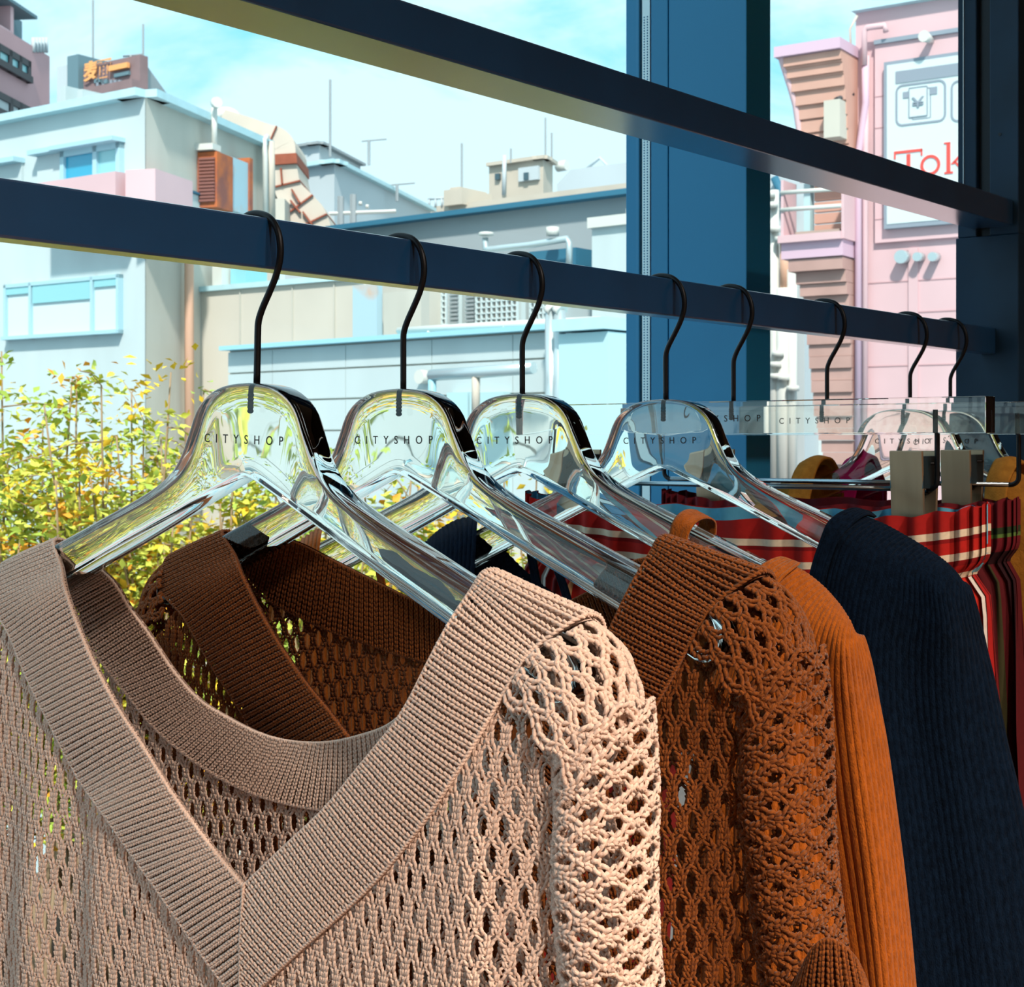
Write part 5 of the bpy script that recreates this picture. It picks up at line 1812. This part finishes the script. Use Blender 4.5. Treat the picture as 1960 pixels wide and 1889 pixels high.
SHRUBS = [(-70, 690, 3.0, 'beyond the frame edge at the far left'), (15, 672, 3.2, 'tallest, at the left edge of the window view'), (85, 775, 2.9, 'beside the tallest one'), (140, 728, 3.3, 'under the lower white window'),
          (200, 738, 3.0, 'left of the grey wall corner'), (262, 752, 3.4, 'under the corner of the white building'), (318, 712, 3.1, 'in front of the salmon downpipe'), (385, 745, 3.4, 'thin, beside the nearest hanger'),
          (450, 832, 3.1, 'seen through the nearest hanger'), (530, 822, 3.3, 'seen through the right side of the nearest hanger'), (620, 880, 3.0, 'between the first and second hanger'), (700, 850, 3.3, 'seen through the second hanger'),
          (790, 890, 3.1, 'under the second hanger'), (880, 870, 3.4, 'between the second and third hanger'), (965, 850, 3.2, 'seen through the third hanger'), (1060, 860, 3.5, 'beside the blue mullion')]
base_z = EYE - 1.1
pl = empty('planter_box', px_at_depth(450, 848, 3.2) * np.array([1, 1, 0]), 'long concrete planter under the shrubs outside the window', 'planter')
A_, B_ = px_at_depth(-260, 848, 3.1), px_at_depth(1240, 848, 3.3)
dv = (B_ - A_) / np.linalg.norm(B_ - A_); pv = np.array([-dv[1], dv[0], 0])
def pl_box(o0, o1, z0, z1, name, m):
    P_ = [A_ + pv * o0, B_ + pv * o0, B_ + pv * o1, A_ + pv * o1]
    lo = [(p[0], p[1], z0) for p in P_]; hi = [(p[0], p[1], z1) for p in P_]
    return MB().hexa(lo + hi).build(name, m, pl)
pl_box(-.55, -.50, EYE + LOW, base_z + .05, 'side_panel', M['planter'])
pl_box(.50, .55, EYE + LOW, base_z + .05, 'side_panel', M['planter'])
pl_box(-.50, .50, EYE + LOW, base_z, 'soil', mat('soil', '4A3A2C', rough=1.0))

for i, (px, py, z, where) in enumerate(SHRUBS):
    top = px_at_depth(px, py, z)
    foot = np.array([top[0], top[1], base_z])
    root = empty('shrub', foot, 'yellow green leafy shrub outside the glass, ' + where, 'shrub', 'shrubs outside the shop window')
    H = top[2] - base_z
    stems = MB(); centres = []
    ns = 9
    for s in range(ns):
        ang = RNG.uniform(0, 2 * math.pi); spread = RNG.uniform(.02, .20)
        hh_ = H * (1.0 if s == 0 else RNG.uniform(.62, .96))
        tip = foot + np.array([math.cos(ang) * spread * (0.1 if s == 0 else 1), math.sin(ang) * spread * (.1 if s == 0 else 1), hh_])
        mid = foot + (tip - foot) * .5 + RNG.normal(0, .03, 3) * np.array([1, 1, 0])
        path = catmull([foot + RNG.normal(0, .015, 3) * np.array([1, 1, 0]), mid, tip], 12)
        stems.tube(path, list(np.linspace(.006, .0018, 12)), 5)
        for t in np.linspace(.30, 1.0, 15):
            j = int(t * 11)
            c = path[j] + RNG.normal(0, .035, 3) * (1.0 if t < .97 else .15)
            centres.append(c)
            if RNG.random() < .5:
                e = c + RNG.normal(0, .06, 3) * np.array([1, 1, .7])
                stems.tube([path[j], (path[j] + e) / 2 + np.array([0, 0, .01]), e], [.0018, .0014, .001], 4)
                centres.append(e)
    stems.build('stems', M['twig'], root, smooth=True)
    centres = np.array(centres)
    centres = centres[centres[:, 2] > base_z + .35]
    centres = centres[centres[:, 2] < top[2] + .02]
    kind = RNG.choice(4, len(centres), p=[.46, .24, .24, .06])
    thin = px in (385,)
    V, F, mi = [], [], []
    off = 0
    for kk in range(4):
        cc = centres[kind == kk]
        if len(cc) == 0: continue
        v, f = leaf_cloud(cc, None, .025, 7 if thin else 22)
        V.append(v); F.append(f + off); mi.append(np.full(len(f), kk)); off += len(v)
    me = mesh_np('foliage', np.vstack(V), np.vstack(F), False)
    o = link('foliage', me, None, root)
    for k_ in ('leaf_lime', 'leaf_gold', 'leaf_green', 'leaf_orange'): me.materials.append(M[k_])
    me.polygons.foreach_set('material_index', np.concatenate(mi).astype(np.int32))
    tag(o, kind='stuff')

# lamps: warm ceiling downlights of the shop
def downlight(x, y, watts, label):
    root = empty('ceiling_downlight', (x, y, RZ1), label, 'lamp', 'warm ceiling downlights of the shop')
    MB().tube([(x, y, RZ1), (x, y, RZ1 - 0.06)], 0.07, 20).build('housing', M['wire'], root, smooth=True)
    ld = bpy.data.lights.new('downlight_beam', 'SPOT')
    ld.energy = watts; ld.color = (1.0, 0.82, 0.66); ld.spot_size = 2.2; ld.spot_blend = 0.6; ld.shadow_soft_size = 0.06
    lo = bpy.data.objects.new('downlight_beam', ld)
    COL.objects.link(lo); lo.parent = root; lo.location = (0, 0, -0.075)
    return root

for (x, y, w, t) in [(-0.10, -1.2, 390, 'nearest the camera'), (0.75, -1.15, 170, 'beside the rack'), (-1.6, -2.2, 70, 'in the far corner'), (0.6, -2.7, 70, 'near the back wall')]:
    downlight(x, y, w, 'warm ceiling downlight ' + t)
